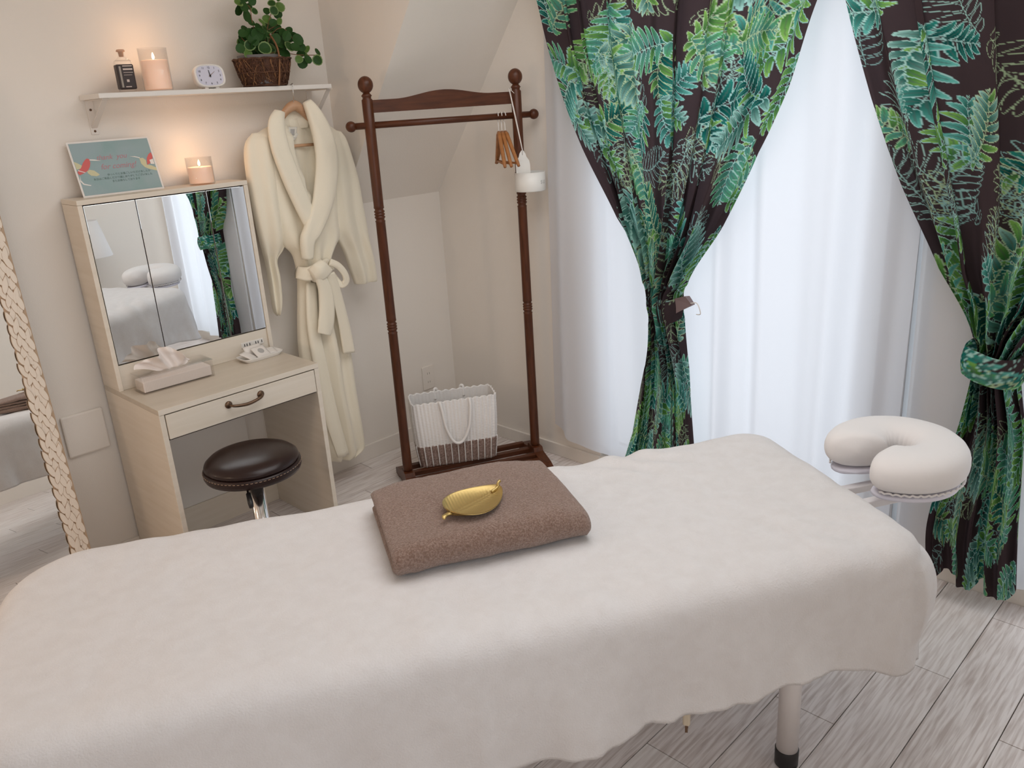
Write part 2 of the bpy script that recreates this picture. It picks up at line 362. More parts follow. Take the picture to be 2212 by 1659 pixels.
# ------------------------------------------------------------ fern print and curtains
def fern_print(Wm, Hm, seed, step=.0026):
    nx, ny = int(Wm/step)+1, int(Hm/step)+1
    r = np.random.RandomState(seed)
    base = np.array([.066, .046, .050]); img = np.ones((ny, nx, 3))*base
    def pinna(cx, cy, L, wd, ang, fill, rim, veins):
        R_ = L*.62+step
        x0, x1 = int((cx-R_)/step), int((cx+R_)/step)+2; y0, y1 = int((cy-R_)/step), int((cy+R_)/step)+2
        x0 = max(0, x0); y0 = max(0, y0); x1 = min(nx, x1); y1 = min(ny, y1)
        if x1 <= x0 or y1 <= y0: return
        Y, X = np.mgrid[y0:y1, x0:x1]*step; X = X-cx; Y = Y-cy
        c, s = math.cos(ang), math.sin(ang); u = (X*c+Y*s)/(L/2); q = (-X*s+Y*c)/(wd/2)
        q = q+.35*(u*u-.3)
        prof = np.sqrt(np.clip(1-np.abs(u)**2.4, 0, 1))*(.85-.25*u)
        d = np.abs(q)/np.maximum(prof, .02); ins = (d < 1) & (np.abs(u) < 1)
        edge = ins & (((1-d)*wd/2*prof < step*.80) | (np.abs(u) > .93))
        sub = img[y0:y1, x0:x1]
        if fill is not None:
            k = (.8+.35*u)[..., None]; k2 = np.clip(.5+.5*u, 0, 1)[..., None]
            colr = fill[0]*(1-k2)+fill[1]*k2
            sub[ins] = (colr*k)[ins]
            vm = ins & (np.abs(q) < .12) & (u < .6)
            sub[vm] = sub[vm]*.45+rim*.12
        sub[edge] = rim
    def line(pts, wd, colr):
        for (xa, ya), (xb, yb) in zip(pts, pts[1:]):
            L = math.hypot(xb-xa, yb-ya); n = max(2, int(L/(step*.6)))
            for k in range(n):
                x = xa+(xb-xa)*k/n; y = ya+(yb-ya)*k/n; a = int(round(x/step)); b = int(round(y/step)); h = max(0, int(wd/step/2))
                if 0 <= a < nx and 0 <= b < ny: img[max(0, b-h):b+h+1, max(0, a-h):a+h+1] = colr
    teal = np.array([.030, .27, .215]); aqua = np.array([.17, .55, .48]); green = np.array([.10, .38, .10]); lime = np.array([.30, .55, .12]); dteal = np.array([.008, .13, .12]); pale = np.array([.42, .70, .63])
    rims = [np.array([.50, .80, .72]), np.array([.55, .72, .45]), np.array([.42, .72, .68])]
    def frond(cx, cy, ang, L, style):
        rim = rims[r.randint(3)]
        if style == 0: fill = None; rim = rim*.8
        else: fill = [(teal, aqua), (green, lime), (dteal, teal), (teal, pale), (aqua, green)][r.randint(5)]
        n = int(4+L*22); curv = r.uniform(-1.2, 1.2); pts = []
        x, y, a = cx, cy, ang
        for k in range(n+1):
            pts.append((x, y, a)); x += math.cos(a)*L/n; y += math.sin(a)*L/n; a += curv/n
        line([(p[0], p[1]) for p in pts], step*1.2, rim*.75)
        for k, (x, y, a) in enumerate(pts):
            t = k/n; pl = L*.40*(math.sin(PI*(.14+.80*t))**.8)*(1 if t < .96 else .6)
            wd = min(L/n*.92, pl*.55)+.001
            for sgn in (-1, 1):
                aa = a+sgn*(1.22-.5*t)
                f = fill
                if fill is not None and r.rand() < .18: f = (green, lime)
                pinna(x+math.cos(aa)*pl*.5, y+math.sin(aa)*pl*.5, pl, wd, aa, f, rim, True)
    # outline sprigs below, painted fronds over them
    for k in range(int(Wm*Hm*20)):
        frond(r.uniform(0, Wm), r.uniform(0, Hm), r.uniform(0, 2*PI), r.uniform(.14, .24), 0)
    cells = [(i, j) for i in range(int(Wm/.19)+1) for j in range(int(Hm/.16)+1)]
    r.shuffle(cells)
    for i, j in cells:
        if r.rand() < .30: continue
        cx = (i+.5+r.uniform(-.4, .4))*.19; cy = (j+.5+r.uniform(-.4, .4))*.16; a0 = r.uniform(0, 2*PI)
        for q in range(r.randint(2, 4)):
            frond(cx, cy, a0+q*.95+r.uniform(-.2, .2), r.uniform(.15, .25), 1 if r.rand() < .85 else 0)
    return img
def fern_curtain(name, label, L_, R_, folds, seed, Wm, ztop, bot, waist_z, hang=False):
    img = fern_print(Wm, ztop-.05, seed); ny, nx = img.shape[:2]
    v = np.zeros((ny, nx, 3)); rr = np.random.RandomState(seed+9)
    offs = rr.uniform(0, 2*PI, 6)
    s = np.linspace(0, 1, nx)
    for i in range(ny):
        t = i/(ny-1); z0 = ztop-(ztop-bot)*t
        yl = smooth_keys(L_, z0); yr = smooth_keys(R_, z0); wd = abs(yr-yl)
        g = min(1, max(0, 1-abs(z0-waist_z)/.55)) if z0 > waist_z else min(1, max(0, 1-abs(z0-waist_z)/.35))
        ph = 2*PI*folds*(s+.035*np.sin(2*PI*s*2+offs[0])+.02*np.sin(2*PI*s*5+offs[1]))
        amp = .014+.028*g+.006*np.sin(2*PI*s*3+offs[2])
        x = 2.505+amp*np.sin(ph)+.35*amp*np.sin(2.0*ph+offs[3]+2*t)-.03*g*(1-(2*s-1)**2)*1.4
        ov = (.62 if z0 > waist_z else .45)*wd/folds/ (2*PI)*2.0
        y = yl+(yr-yl)*s+ov*np.sin(ph+1.2+offs[4])*np.minimum(1, np.minimum(s, 1-s)*12)
        # round the bundle edges back
        x = x+.03*(np.abs(2*s-1)**6)*(.4+g)
        zz = np.full(nx, z0)
        if z0 < waist_z:
            k = (waist_z-z0)/(waist_z-bot)
            zz = zz+k*k*(.030*np.sin(ph*.33+offs[5])-.006*np.sin(ph+1))
        elif g > 0:
            zz = zz-(0.10*(np.abs(2*s-1)**2))*g*g*0
        v[i, :, 0] = x; v[i, :, 1] = y; v[i, :, 2] = zz
    me = bpy.data.meshes.new(name); nvt = ny*nx
    me.vertices.add(nvt); me.vertices.foreach_set('co', v.reshape(-1))
    idx = np.arange(nvt).reshape(ny, nx)
    q = np.stack([idx[:-1, :-1], idx[:-1, 1:], idx[1:, 1:], idx[1:, :-1]], -1).reshape(-1, 4)
    me.loops.add(q.size); me.loops.foreach_set('vertex_index', q.reshape(-1)); me.polygons.add(len(q))
    me.polygons.foreach_set('loop_start', np.arange(0, q.size, 4)); me.polygons.foreach_set('use_smooth', np.ones(len(q), bool))
    me.update(calc_edges=True)
    ca = me.color_attributes.new('print', 'FLOAT_COLOR', 'POINT')
    ca.data.foreach_set('color', np.concatenate([img.reshape(-1, 3), np.ones((nvt, 1))], 1).astype(np.float32).reshape(-1))
    o = link(name, me, M['fern']); return tag(o, label, 'curtain')
XC = 2.50
def K(pts): return [(p.z, p.y) for p in (atx(a, b, XC) for a, b in pts)]
L1 = [(2.09, 2.36)]+K([(1155, 0), (1190, 140), (1245, 300), (1325, 470), (1396, 600), (1414, 650), (1412, 690), (1386, 800), (1362, 945)])+[(.10, 1.93)]
R1 = [(2.09, 1.08)]+K([(1762, 0), (1700, 190), (1635, 330), (1556, 490), (1475, 620), (1464, 660), (1468, 695), (1483, 800), (1492, 930)])+[(.10, 1.57)]
L2 = [(2.09, 1.18)]+K([(1825, 0), (1880, 210), (1945, 400), (2025, 580), (2098, 720), (2110, 765), (2098, 810), (2060, 950), (2004, 1120)])+[(.10, .72)]
R2 = [(2.09, .02), (1.6, .10), (1.25, .22), (.98, .44)]+K([(2200, 775), (2192, 810), (2206, 920), (2206, 1040), (2198, 1160)])+[(.10, .47)]
def tieback(c, pc, ry, rx, zc, h, knot, seed):
    pr = fern_print(.3, .2, seed)
    v = []; n = 72; rows = 16; cols = []
    for i in range(rows):
        t = i/(rows-1)
        for k in range(n):
            a = 2*PI*k/n; b = 1+.10*math.sin(PI*t)+.03*math.sin(5*a+t*3)
            v.append((pc[0]+rx*b*math.cos(a), pc[1]+ry*b*math.sin(a), zc+h*(t-.5)+.010*math.sin(a+.6)+.003*math.sin(3*a)))
            cols.append(pr[int(t*60)+3, int(k/n*110)])
    o = from_py('tieback', v, grid_faces(rows, n, True), M['fern'], c)
    ca = o.data.color_attributes.new('print', 'FLOAT_COLOR', 'POINT')
    ca.data.foreach_set('color', np.array([[*q, 1] for q in cols], np.float32).reshape(-1))
    return o
c1 = fern_curtain('fern_curtain', 'fern print curtain left of the wide gap, tied in at its waist', L1, R1, 9, 21, 1.30, 2.09, .10, atx(1440, 655, XC).z)
p = atx(1439, 658, XC); tieback(c1, (XC-.01, p.y), .062, .058, p.z, .085, False, 3)
fb = from_py('tie_tail', [(2.47, p.y-.055, p.z+.035), (2.47, p.y-.10, p.z+.05), (2.475, p.y-.125, p.z+.02), (2.47, p.y-.06, p.z-.02), (2.50, p.y-.05, p.z+.03), (2.50, p.y-.10, p.z+.045), (2.505, p.y-.12, p.z+.015), (2.50, p.y-.055, p.z-.02)],
             [(0, 1, 2, 3), (7, 6, 5, 4), (0, 4, 5, 1), (1, 5, 6, 2), (2, 6, 7, 3), (3, 7, 4, 0)], mat('tie_cloth_back', (.20, .14, .14), .8), c1, False)
tube('tie_loop', spline([(2.475, p.y-.12, p.z+.025), (2.47, p.y-.15, p.z+.03), (2.47, p.y-.165, p.z-.005), (2.475, p.y-.145, p.z-.012)], 6), .0018, M['card_w'], c1, 6)
c2 = fern_curtain('fern_curtain', 'fern print curtain at the right edge, hanging to the floor past the face cradle', L2, R2, 8, 43, 1.25, 2.09, .10, atx(2150, 768, XC).z)
p = atx(2150, 782, XC); tieback(c2, (XC-.01, p.y-.0), .078, .068, p.z, .085, False, 8)
rod = tag(tube('curtain_rod', [(2.54, 2.30, 2.10), (2.54, -.28, 2.10)], .012, M['white']), 'white curtain rod above the fern curtains', 'curtain rod')

def zfor(x, y, py):
    lo, hi = -1.0, 3.0
    for _ in range(40):
        z = (lo+hi)/2; v = Vector((x, y, z))-CAM; q = 829.5-FPX*v.dot(_u2)/v.dot(_fw)
        if q > py: lo = z
        else: hi = z
    return z

# ------------------------------------------------------------ vanity desk with mirror cabinet
VX0, VX1, VF, VB, VZ = .960, 1.572, 2.628, 3.086, .700
MF, MT = 2.945, 1.362
van = thing('vanity_desk', 'cream vanity desk with a drawer and a three door mirror cabinet against the wall', 'desk', ((VX0+VX1)/2, VB, 0))
ox, oy = -van.location.x, -van.location.y
def vb(name, x0, x1, y0, y1, z0, z1, m, parent=van, bev=.0015): return box(name, x0+ox, x1+ox, y0+oy, y1+oy, z0, z1, m, parent, bev)
T = .018
vb('side_panel', VX0, VX0+T, VF, VB, 0, VZ-.0185, M['vanity']); vb('side_panel', VX1-T, VX1, VF, VB, 0, VZ-.0185, M['vanity'])
vb('desktop', VX0, VX1, VF, VB, VZ-.018, VZ, M['vanity_top'])
vb('front_edging', VX0, VX1, VF-.002, VF, VZ-.018, VZ, M['vanity'], bev=.0005)
vb('drawer_shadow_gap', VX0+T, VX1-T, VF+.012, VF+.02, VZ-.115, VZ-.0185, M['dark_gap'], bev=0)  # dark board whose colour stands in for shade around the drawer
dr = vb('drawer', VX0+T+.003, VX1-T-.003, VF-.001, VF+.016, VZ-.108, VZ-.0225, M['vanity'])
dr['label'] = 'cream drawer front with a dark arched handle'
hx = 1.262+ox; hz = .648; hy = VF+oy
hp = spline([(hx-.062, hy-.006, hz), (hx-.055, hy-.024, hz-.002), (hx-.03, hy-.030, hz-.006), (hx, hy-.031, hz-.008), (hx+.03, hy-.030, hz-.004), (hx+.055, hy-.024, hz+.001), (hx+.062, hy-.006, hz+.002)], 6)
hd = tube('handle', hp, [.0035+.0025*math.sin(PI*i/(len(hp)-1)) for i in range(len(hp))], M['bronze'], dr, 10)
for sx in (-.062, .062): lathe('rosette', [(.0, -.001), (.013, -.001), (.0135, .003), (.009, .007), (.0, .008)], M['bronze'], dr, (hx+sx, hy-.001, hz+(.002 if sx > 0 else 0)), 18, True, (0, -1, 0), False)
vb('back_rail', VX0+T, VX1-T, VB-.016, VB, .48, VZ-.0185, M['vanity'])
vb('back_panel', VX0+T, VX1-T-.09, VB-.012, VB-.004, .12, .48, M['white'])
vb('kick_rail', VX0+T, VX1-T, VB-.016, VB, 0, .12, M['vanity'])
vb('cabinet_side', VX0, VX0+.016, MF-.004, VB, VZ, MT-.0165, M['vanity']); vb('cabinet_side', VX1-.016, VX1, MF-.004, VB, VZ, MT-.0165, M['vanity'])
vb('cabinet_top', VX0, VX1, MF-.004, VB, MT-.016, MT, M['vanity'])
sk = vb('socket_panel', VX0+.016, VX1-.016, MF+.004, MF+.016, VZ, .790, M['vanity'])
vb('inner_board', VX0+.016, VX1-.016, MF+.012, MF+.02, .790, MT-.016, M['dark_gap'], bev=0)
mb = [.978, 1.150, 1.4055, 1.556]
for k in range(3):
    md = vb('mirror_door', mb[k]+.0012, mb[k+1]-.0012, MF, MF+.010, .7955, MT-.020, M['mirror'], bev=.0008)
    md.rotation_euler = (0, 0, 0)
so = vb('socket', 1.44, 1.535, MF+.0005, MF+.005, .735, .757, M['white'], sk)
for q in (1.452, 1.462, 1.474, 1.500, 1.510, 1.526): vb('socket_slot', q, q+.003, MF-.0005, MF+.002, .741, .751, M['black'], sk, 0)

# ------------------------------------------------------------ massage table and blanket
D = Vector((.868, -.497, 0)).normalized(); E_ = Vector((-.497, -.868, 0)).normalized()
F0 = Vector((2.077, 1.093, 0)); BL, BW, BZ = 1.96, .70, .650
mt = thing('massage_table', 'white massage table under the cream fleece blanket', 'table', (F0-D*BL/2+E_*BW/2)[:])
mt.rotation_euler = (0, 0, math.atan2(D.y, D.x))
bm = bmesh.new(); bx(bm, -BL/2+.09, BL/2-.05, -BW/2+.05, BW/2-.05, BZ-.145, BZ-.076, None, .004); from_bm('frame', bm, M['tbl'], mt)
for sx, sy in ((1, -1), (1, 1), (-1, -1), (-1, 1)):
    lx, ly = sx*(BL/2-.249), sy*(BW/2-.128)
    lg = lathe('leg', [(.026, .05), (.026, BZ-.146)], M['tbl'], mt, (lx, ly, 0), 28)
    lathe('leg_cap', [(.024, 0), (.028, .004), (.0285, .048), (.0262, .05)], M['black'], lg, (lx, ly, 0), 28)
def outline(rc_r, rc_l, n_arc=16, n_side=120, n_end=44):
    # going round: near side from right end to left end, left end, far side, right end.  local u (0 = cradle end), v (0 far, BW near)
    P_ = []
    def seg(a, b, n): 
        for i in range(n): P_.append((a[0]+(b[0]-a[0])*i/n, a[1]+(b[1]-a[1])*i/n))
    def arc(cx, cy, r, a0, n):
        for i in range(n): a = a0+PI/2*i/n; P_.append((cx+r*math.cos(a), cy+r*math.sin(a)))
    seg((rc_r, BW), (BL-rc_l, BW), n_side)
    n0 = len(P_)
    for i in range(n_arc): a = PI/2-PI/2*i/n_arc; P_.append((BL-rc_l+rc_l*math.cos(a), BW-rc_l+rc_l*math.sin(a)))
    seg((BL, BW-rc_l), (BL, rc_l), n_end)
    for i in range(n_arc): a = -PI/2*i/n_arc; P_.append((BL-rc_l+rc_l*math.cos(a), rc_l+rc_l*math.sin(a)))
    seg((BL-rc_l, 0), (rc_r, 0), n_side)
    for i in range(n_arc): a = -PI/2-PI/2*i/n_arc; P_.append((rc_r+rc_r*math.cos(a), rc_r+rc_r*math.sin(a)))
    seg((0, rc_r), (0, BW-rc_r), n_end)
    for i in range(n_arc): a = PI-PI/2*i/n_arc; P_.append((rc_r+rc_r*math.cos(a), BW-rc_r+rc_r*math.sin(a)))
    return P_
OL = outline(.09, .17); NO = len(OL)
rows = []
PO = outline(.09, .17, 8, 10, 6); lay = [(.05, BZ-.095), (.03, BZ-.085), (.028, BZ-.045), (.045, BZ-.030), (.10, BZ-.026)]; pv = []
for ins, z in lay:
    for u, v in PO: kx = (BL/2-ins)/(BL/2); ky = (BW/2-ins)/(BW/2); pv.append((-(u-BL/2)*kx, -(v-BW/2)*ky, z))
from_py('padded_top', pv, grid_faces(5, len(PO), True, True), M['cradle_base'], mt)
sp = [(min(max(u, BW/2), BL-BW/2), BW/2) for u, v in OL]
NRM = []
for i in range(NO):
    a = OL[i-1]; b = OL[(i+1) % NO]; tx, ty = b[0]-a[0], b[1]-a[1]; l = math.hypot(tx, ty); NRM.append((-ty/l, tx/l))
def topz(u, v):
    e = min(u, BL-u, v, BW-v)
    z = BZ+.005*wn(u*5, v*5, 3)+.004*wn(u*15, v*9, 7)
    # soft pulled wrinkles near the head end
    wr = math.exp(-((u-.45)/.38)**2)
    z += .0080*wr*math.sin((u*.8+v*1.6+.1*wn(u*4, v*4))*42)*max(0, wn(u*3.3+4, v*3.3)+.35)
    return z
ER = .07
for f in [0, .12, .25, .38, .5, .6, .7, .78, .85, .90, .95, 1.0]:
    r = []
    for i, (u, v) in enumerate(OL):
        uo = u-NRM[i][0]*(ER-.012); vo = v-NRM[i][1]*(ER-.012); uu = sp[i][0]+(uo-sp[i][0])*f; vv = sp[i][1]+(vo-sp[i][1])*f; r.append((uu, vv, topz(uu, vv)))
    rows.append(r)
for k in range(1, 6):
    a = PI/2*k/5; r = []
    for i, (u, v) in enumerate(OL):
        b = -ER+.012+ER*math.sin(a); nx_, ny_ = NRM[i]; zz = topz(u-nx_*(ER-.012), v-ny_*(ER-.012))-ER*.8*(1-math.cos(a))
        r.append((u+nx_*b, v+ny_*b, zz))
    rows.append(r)
hemk = {0: .325, 1: .37}
ND = 30
per = [0]
for i in range(1, NO): per.append(per[-1]+math.hypot(OL[i][0]-OL[i-1][0], OL[i][1]-OL[i-1][1]))
for k in range(1, ND+1):
    t = k/ND; r = []
    for i, (u, v) in enumerate(OL):
        nx_, ny_ = NRM[i]; s = per[i]
        cr = math.exp(-((u/.10)**2+((BW-v)/.10)**2))          # near right corner
        cr2 = math.exp(-((u/.10)**2+(v/.10)**2))
        cl = math.exp(-(((BL-u)/.2)**2+((BW-v)/.2)**2))+math.exp(-(((BL-u)/.2)**2+(v/.2)**2))
        hem = .368+.012*math.sin(s*5.1+1)+.010*wn(s*3.1, 2)-.062*math.exp(-((u-.02)/.13)**2)*(1 if v > BW*.6 else .3)-.02*cl
        if v > BW*.9: hem += .02*math.exp(-((u-.33)/.09)**2)
        # folds grow towards the hem
        fold = .030*wn(s*4.6, .5+t*.6, 1)+.022*wn(s*10.5+3, t*.9, 5)+.010*wn(s*23+8, t*1.2, 2)*t
        side = 1.0
        if u < .02: fold = .020*math.sin(s*19+1.5*t)+.010*wn(s*14, t); side = 1.3
        fl_ = .006+.006*t*side
        fold *= 1-.7*cr
        out = fl_*t**.6+fold*t**1.1*1.25+.03*cr2*t+.02*cl*t+.010*math.exp(-((u-1.03)/.014)**2)*(v > BW*.9)*min(1, t*2)
        if u < .05: out += .060*math.exp(-((v-BW*.86)/.085)**2)*math.sin(PI*min(1, t*1.25+.05))**.8*(1-t*.4)
        z0 = rows[16][i][2]; z = z0+(hem-z0)*t
        r.append((u+nx_*(.012+out), v+ny_*(.012+out), z))
    rows.append(r)
def w_(u, v, z): p = F0-D*u+E_*v; return (p.x, p.y, z)
V = [w_(*q) for r in rows for q in r]
# inner side of the hem
ih = [w_(u-NRM[i][0]*.006, v-NRM[i][1]*.006, z+.001) for i, (u, v, z) in enumerate(rows[-1])]
ih2 = [w_(u-NRM[i][0]*.006, v-NRM[i][1]*.006, z) for i, (u, v, z) in enumerate(rows[-3])]
V += ih+ih2
bl = from_py('blanket', V, grid_faces(len(rows)+2, NO, True), M['sheet'])
tag(bl, 'cream fleece blanket draped over the massage table', 'blanket')

# face cradle
fcC = Vector((2.040, .692, 0)); fc = thing('face_cradle', 'horseshoe face cradle in a white cover at the right end of the table', 'face cradle', fcC[:])
fc.rotation_euler = (0, 0, math.atan2(D.y, D.x))   # local +x points away from the table
nA, nS = 64, 28; v = []; faces = []
gap = .36; FZ = .628
def cra(a):      # path of the horseshoe, a in -1..1
    th = a*(PI-gap); R_ = .096
    return Vector((R_*math.cos(th)*1.02+.004, R_*math.sin(th)*1.07, 0)), th
def cush(zc, hw, hh, sq, ncap=7):
    v = []
    for i in range(nA+1):
        a = -1+2*i/nA; p, th = cra(a)
        e = min(1, (1-abs(a))/.13); sc = math.sqrt(max(0, 1-(1-e)**2)); sc = max(sc, .02)
        p2, _ = cra(a+.01); p1, _ = cra(a-.01); tg = (p2-p1).normalized(); nr = Vector((tg.y, -tg.x, 0))
        hwi = hw*(1.02-.10*math.cos(th))*sc; hhi = hh*(.35+.65*sc)
        if i in (0, nA): hwi = hhi = .002
        for k in range(nS):
            b = 2*PI*k/nS; cb, sb = math.cos(b), math.sin(b)
            rr = 1/((abs(cb)**sq+abs(sb)**sq)**(1/sq))
            wr = 1+.03*math.sin(th*22)*max(0, -cb)*(1-.5*abs(sb))
            q = p+nr*(cb*rr*hwi*wr); v.append((q.x, q.y, zc+sb*rr*hhi+.006*(1-abs(a))*sb))
    return v, grid_faces(nA+1, nS, True, True)
v, f = cush(FZ+.053, .070, .049, 2.5); cu = from_py('cushion', v, f, M['cradle'], fc)
v, f = cush(FZ-.004, .052, .008, 4); from_py('base_plate', v, f, M['cradle_base'], fc)
v = []
for i in range(nA*2+1):
    a = -1+2*i/(nA*2); a *= .9; p, th = cra(a); p2, _ = cra(a+.01); p1, _ = cra(a-.01); tg = (p2-p1).normalized(); nr = Vector((tg.y, -tg.x, 0))
    v.append(p+nr*.0585+Vector((0, 0, FZ+.010+.0022*math.sin(i*2.2))))
tube('elastic_hem', v, .003, M['cradle'], fc, 6)
bm = bmesh.new(); bx(bm, -.40, -.02, -.052, -.028, FZ-.06, FZ-.04, None, .003); bx(bm, -.40, -.02, .028, .052, FZ-.06, FZ-.04, None, .003); bx(bm, -.03, .06, -.055, .055, FZ-.04, FZ-.014, None, .004)
from_bm('support_rods', bm, M['tbl'], fc)

# power plug hanging under the blanket
pp = atz(1502, 1558, .355)
pl = thing('power_plug', 'small cream mains plug dangling below the blanket hem', 'plug', (pp.x+.03, pp.y+.04, 0)); pl.rotation_euler = (0, 0, .5)
bm = bmesh.new(); bx(bm, -.012, .012, -.008, .008, .308, .345, None, .004); from_bm('plug_body', bm, M['cream_cord'], pl)
for s in (-1, 1): box('prong', s*.0065-.0008, s*.0065+.0008, -.003, .003, .288, .309, M['bronze'], pl, 0)
tube('cord', spline([(0, 0, .34), (.004, .004, .37), (.02, .03, .44), (.03, .06, .505)], 6), .003, M['cream_cord'], pl, 8)

# folded towel
TA = Vector((.879, -.477, 0)).normalized(); TB = Vector((.477, .879, 0)).normalized()
T0 = Vector((.866, 1.264, BZ+.004)); TL, TD, TH = .445, .335, .070
def ribbon(path, th, z_in, length0, length1, name, parent, seed):
    # path: (w, z) centreline of a cloth layer swept along TA
    P_ = [Vector((a, 0, b)) for a, b in path]; n = len(P_); offs = []
    for i in range(n):
        t = (P_[min(n-1, i+1)]-P_[max(0, i-1)]).normalized(); offs.append(Vector((-t.z, 0, t.x)))
    loop = [(P_[i]+offs[i]*th/2, offs[i]) for i in range(n)]
    e = P_[-1]-P_[-2]; e = e.normalized(); loop.append((P_[-1]+e*th*.35, e))
    loop += [(P_[i]-offs[i]*th/2, -offs[i]) for i in range(n-1, -1, -1)]
    e = (P_[0]-P_[1]).normalized(); loop.append((P_[0]+e*th*.35, e))
    N = len(loop); R_ = 60; v = []
    cw = sum((q for q, _ in loop), Vector())/N
    for i in range(R_+1):
        s = i/R_; x = length0+(length1-length0)*s
        ee = min(s, 1-s)*(length1-length0); k = 1-.5*th*0; inset = max(0, 1-ee/.010)
        for q, nn in loop:
            dd = .0035*wn(x*11+seed, q.x*9, q.z*20+seed)+.0018*wn(x*42, q.x*42, q.z*42+seed)
            qq = q+nn*(dd-inset*inset*th*.38)
            top = max(0, min(1, (qq.z-.02)/.045))
            puff = top*(.006*math.sin(PI*s)+.010*wn(x*6+2, qq.x*7, 1+seed)-.008*max(0, 1-ee/.06))
            p = T0+TA*x+TB*qq.x; v.append((p.x, p.y, T0.z+qq.z+puff))
    return from_py(name, v, grid_faces(R_+1, N, True, True), M['towel'], parent)
def cpath(r, w0, w1, zb, zt, n=10):
    zc = (zb+zt)/2; h = (zt-zb)/2; o = [(w1-(w1-w0-h)*i/14, zb) for i in range(15)]
    o += [(w0+h-h*math.sin(PI*k/n), zc-h*math.cos(PI*k/n)) for k in range(1, n)]
    o += [(w0+h+(w1-w0-h)*i/14, zt) for i in range(15)]; return o
tw = ribbon(cpath(0, .010, TD, .010, TH-.010), .020, 0, 0, TL, 'folded_towel', None, 0)
tag(tw, 'folded brown towel lying on the cream blanket', 'towel')
tv = tw.data; nP = len(tv.polygons); ar = np.zeros(nP); tv.polygons.foreach_get('area', ar); ctr = np.zeros(nP*3); tv.polygons.foreach_get('center', ctr); nrm = np.zeros(nP*3); tv.polygons.foreach_get('normal', nrm)
ctr = ctr.reshape(-1, 3); nrm = nrm.reshape(-1, 3); ar[[len(p_.vertices) > 4 for p_ in tv.polygons]] = 0; nT = 90000
pi_ = rng.choice(nP, nT, p=ar/ar.sum()); quad = np.array([[tuple(tv.vertices[i].co) for i in tv.polygons[k].vertices[:4]] if len(tv.polygons[k].vertices) == 4 else [(0, 0, 0)]*4 for k in range(nP)])
q_ = quad[pi_]; a_ = rng.rand(nT, 1); b_ = rng.rand(nT, 1); P0 = (q_[:, 0]*(1-a_)+q_[:, 1]*a_)*(1-b_)+(q_[:, 3]*(1-a_)+q_[:, 2]*a_)*b_
dr_ = nrm[pi_]+rng.normal(0, .45, (nT, 3)); dr_ /= np.linalg.norm(dr_, axis=1)[:, None]; sd_ = np.cross(dr_, rng.normal(0, 1, (nT, 3))); sd_ /= np.linalg.norm(sd_, axis=1)[:, None]
hh_ = rng.uniform(.0016, .0036, (nT, 1)); vv = np.stack([P0-sd_*.00055, P0+sd_*.00055, P0+dr_*hh_], 1).reshape(-1, 3)
me = bpy.data.meshes.new('pile'); me.vertices.add(nT*3); me.vertices.foreach_set('co', vv.reshape(-1)); me.loops.add(nT*3); me.loops.foreach_set('vertex_index', np.arange(nT*3)); me.polygons.add(nT); me.polygons.foreach_set('loop_start', np.arange(0, nT*3, 3)); me.update(calc_edges=True)
pile = link('pile', me, M['towel_pile'], tw); pile['kind'] = 'stuff'
ribbon(cpath(0, .032, TD-.004, .027, TH-.027, 8), .0125, 0, .004, TL-.004, 'inner_fold', tw, 5)

# gold leaf dish
a0 = atz(957, 1118, .728); a1 = atz(1082, 1042, .728); g0 = (a0+a1)/2
gz = max(v_.co.z for v_ in tw.data.vertices if (v_.co.xy-g0.xy).length < .07)
a0 = atz(957, 1118, gz+.006); a1 = atz(1082, 1042, gz+.018); g0 = (a0+a1)/2; ang = math.atan2(a1.y-a0.y, a1.x-a0.x); LL = (a1-a0).length
gz = max(v_.co.z for v_ in tw.data.vertices if (v_.co.xy-g0.xy).length < .07)
gl = thing('leaf_dish', 'gold metal leaf shaped dish on the folded brown towel', 'dish', (g0.x, g0.y, gz-.0005), ang)
n1, n2 = 64, 33; v = []; blade = (-.070, .066)
for i in range(n1):
    t = i/(n1-1); x = blade[0]+(blade[1]-blade[0])*t
    hw = .064*(math.sin(PI*min(1, t*1.0)**.80)**.62) if 0 < t < 1 else .0
    hw = max(hw, .0012)
    for j in range(n2):
        s = -1+2*j/(n2-1)
        xx = x+.020*abs(s)**1.5*(t**2)   # heart lobes at the stem end
        z = .003+.008*abs(s)**2.4+.004*abs(2*t-1)**3-.0016*abs(math.sin((xx*1.0-.55*abs(s)*hw)*PI/.0085))*(1-abs(s)**6)*min(1, abs(s)*5)-.0012*math.exp(-(s*hw/.0025)**2)
        v.append((xx, s*hw, z))
nb = len(v); v += [(a, b, c-.0025) for a, b, c in v]
f = grid_faces(n1, n2)+[tuple(q+nb for q in reversed(ff)) for ff in grid_faces(n1, n2)]
rim = [i*n2 for i in range(n1)]+[(n1-1)*n2+j for j in range(1, n2)]+[i*n2+n2-1 for i in range(n1-2, -1, -1)]+[j for j in range(n2-2, 0, -1)]
for k in range(len(rim)): a, b = rim[k], rim[(k+1) % len(rim)]; f.append((a, a+nb, b+nb, b))
from_py('blade', v, f, M['gold'], gl)
tube('leaf_tip', spline([(-.062, 0, .006), (-.078, .001, .008), (-.092, -.003, .009), (-LL/2, -.008, .006)], 5), [.007]*5+[.006]*5+[.004]*5+[.002], M['gold'], gl, 10, .45)
tube('stalk', spline([(.060, 0, .007), (.080, 0, .011), (LL/2-.008, .002, .019), (LL/2, .004, .021)], 5), [.0035]*15+[.0042], M['gold'], gl, 10)

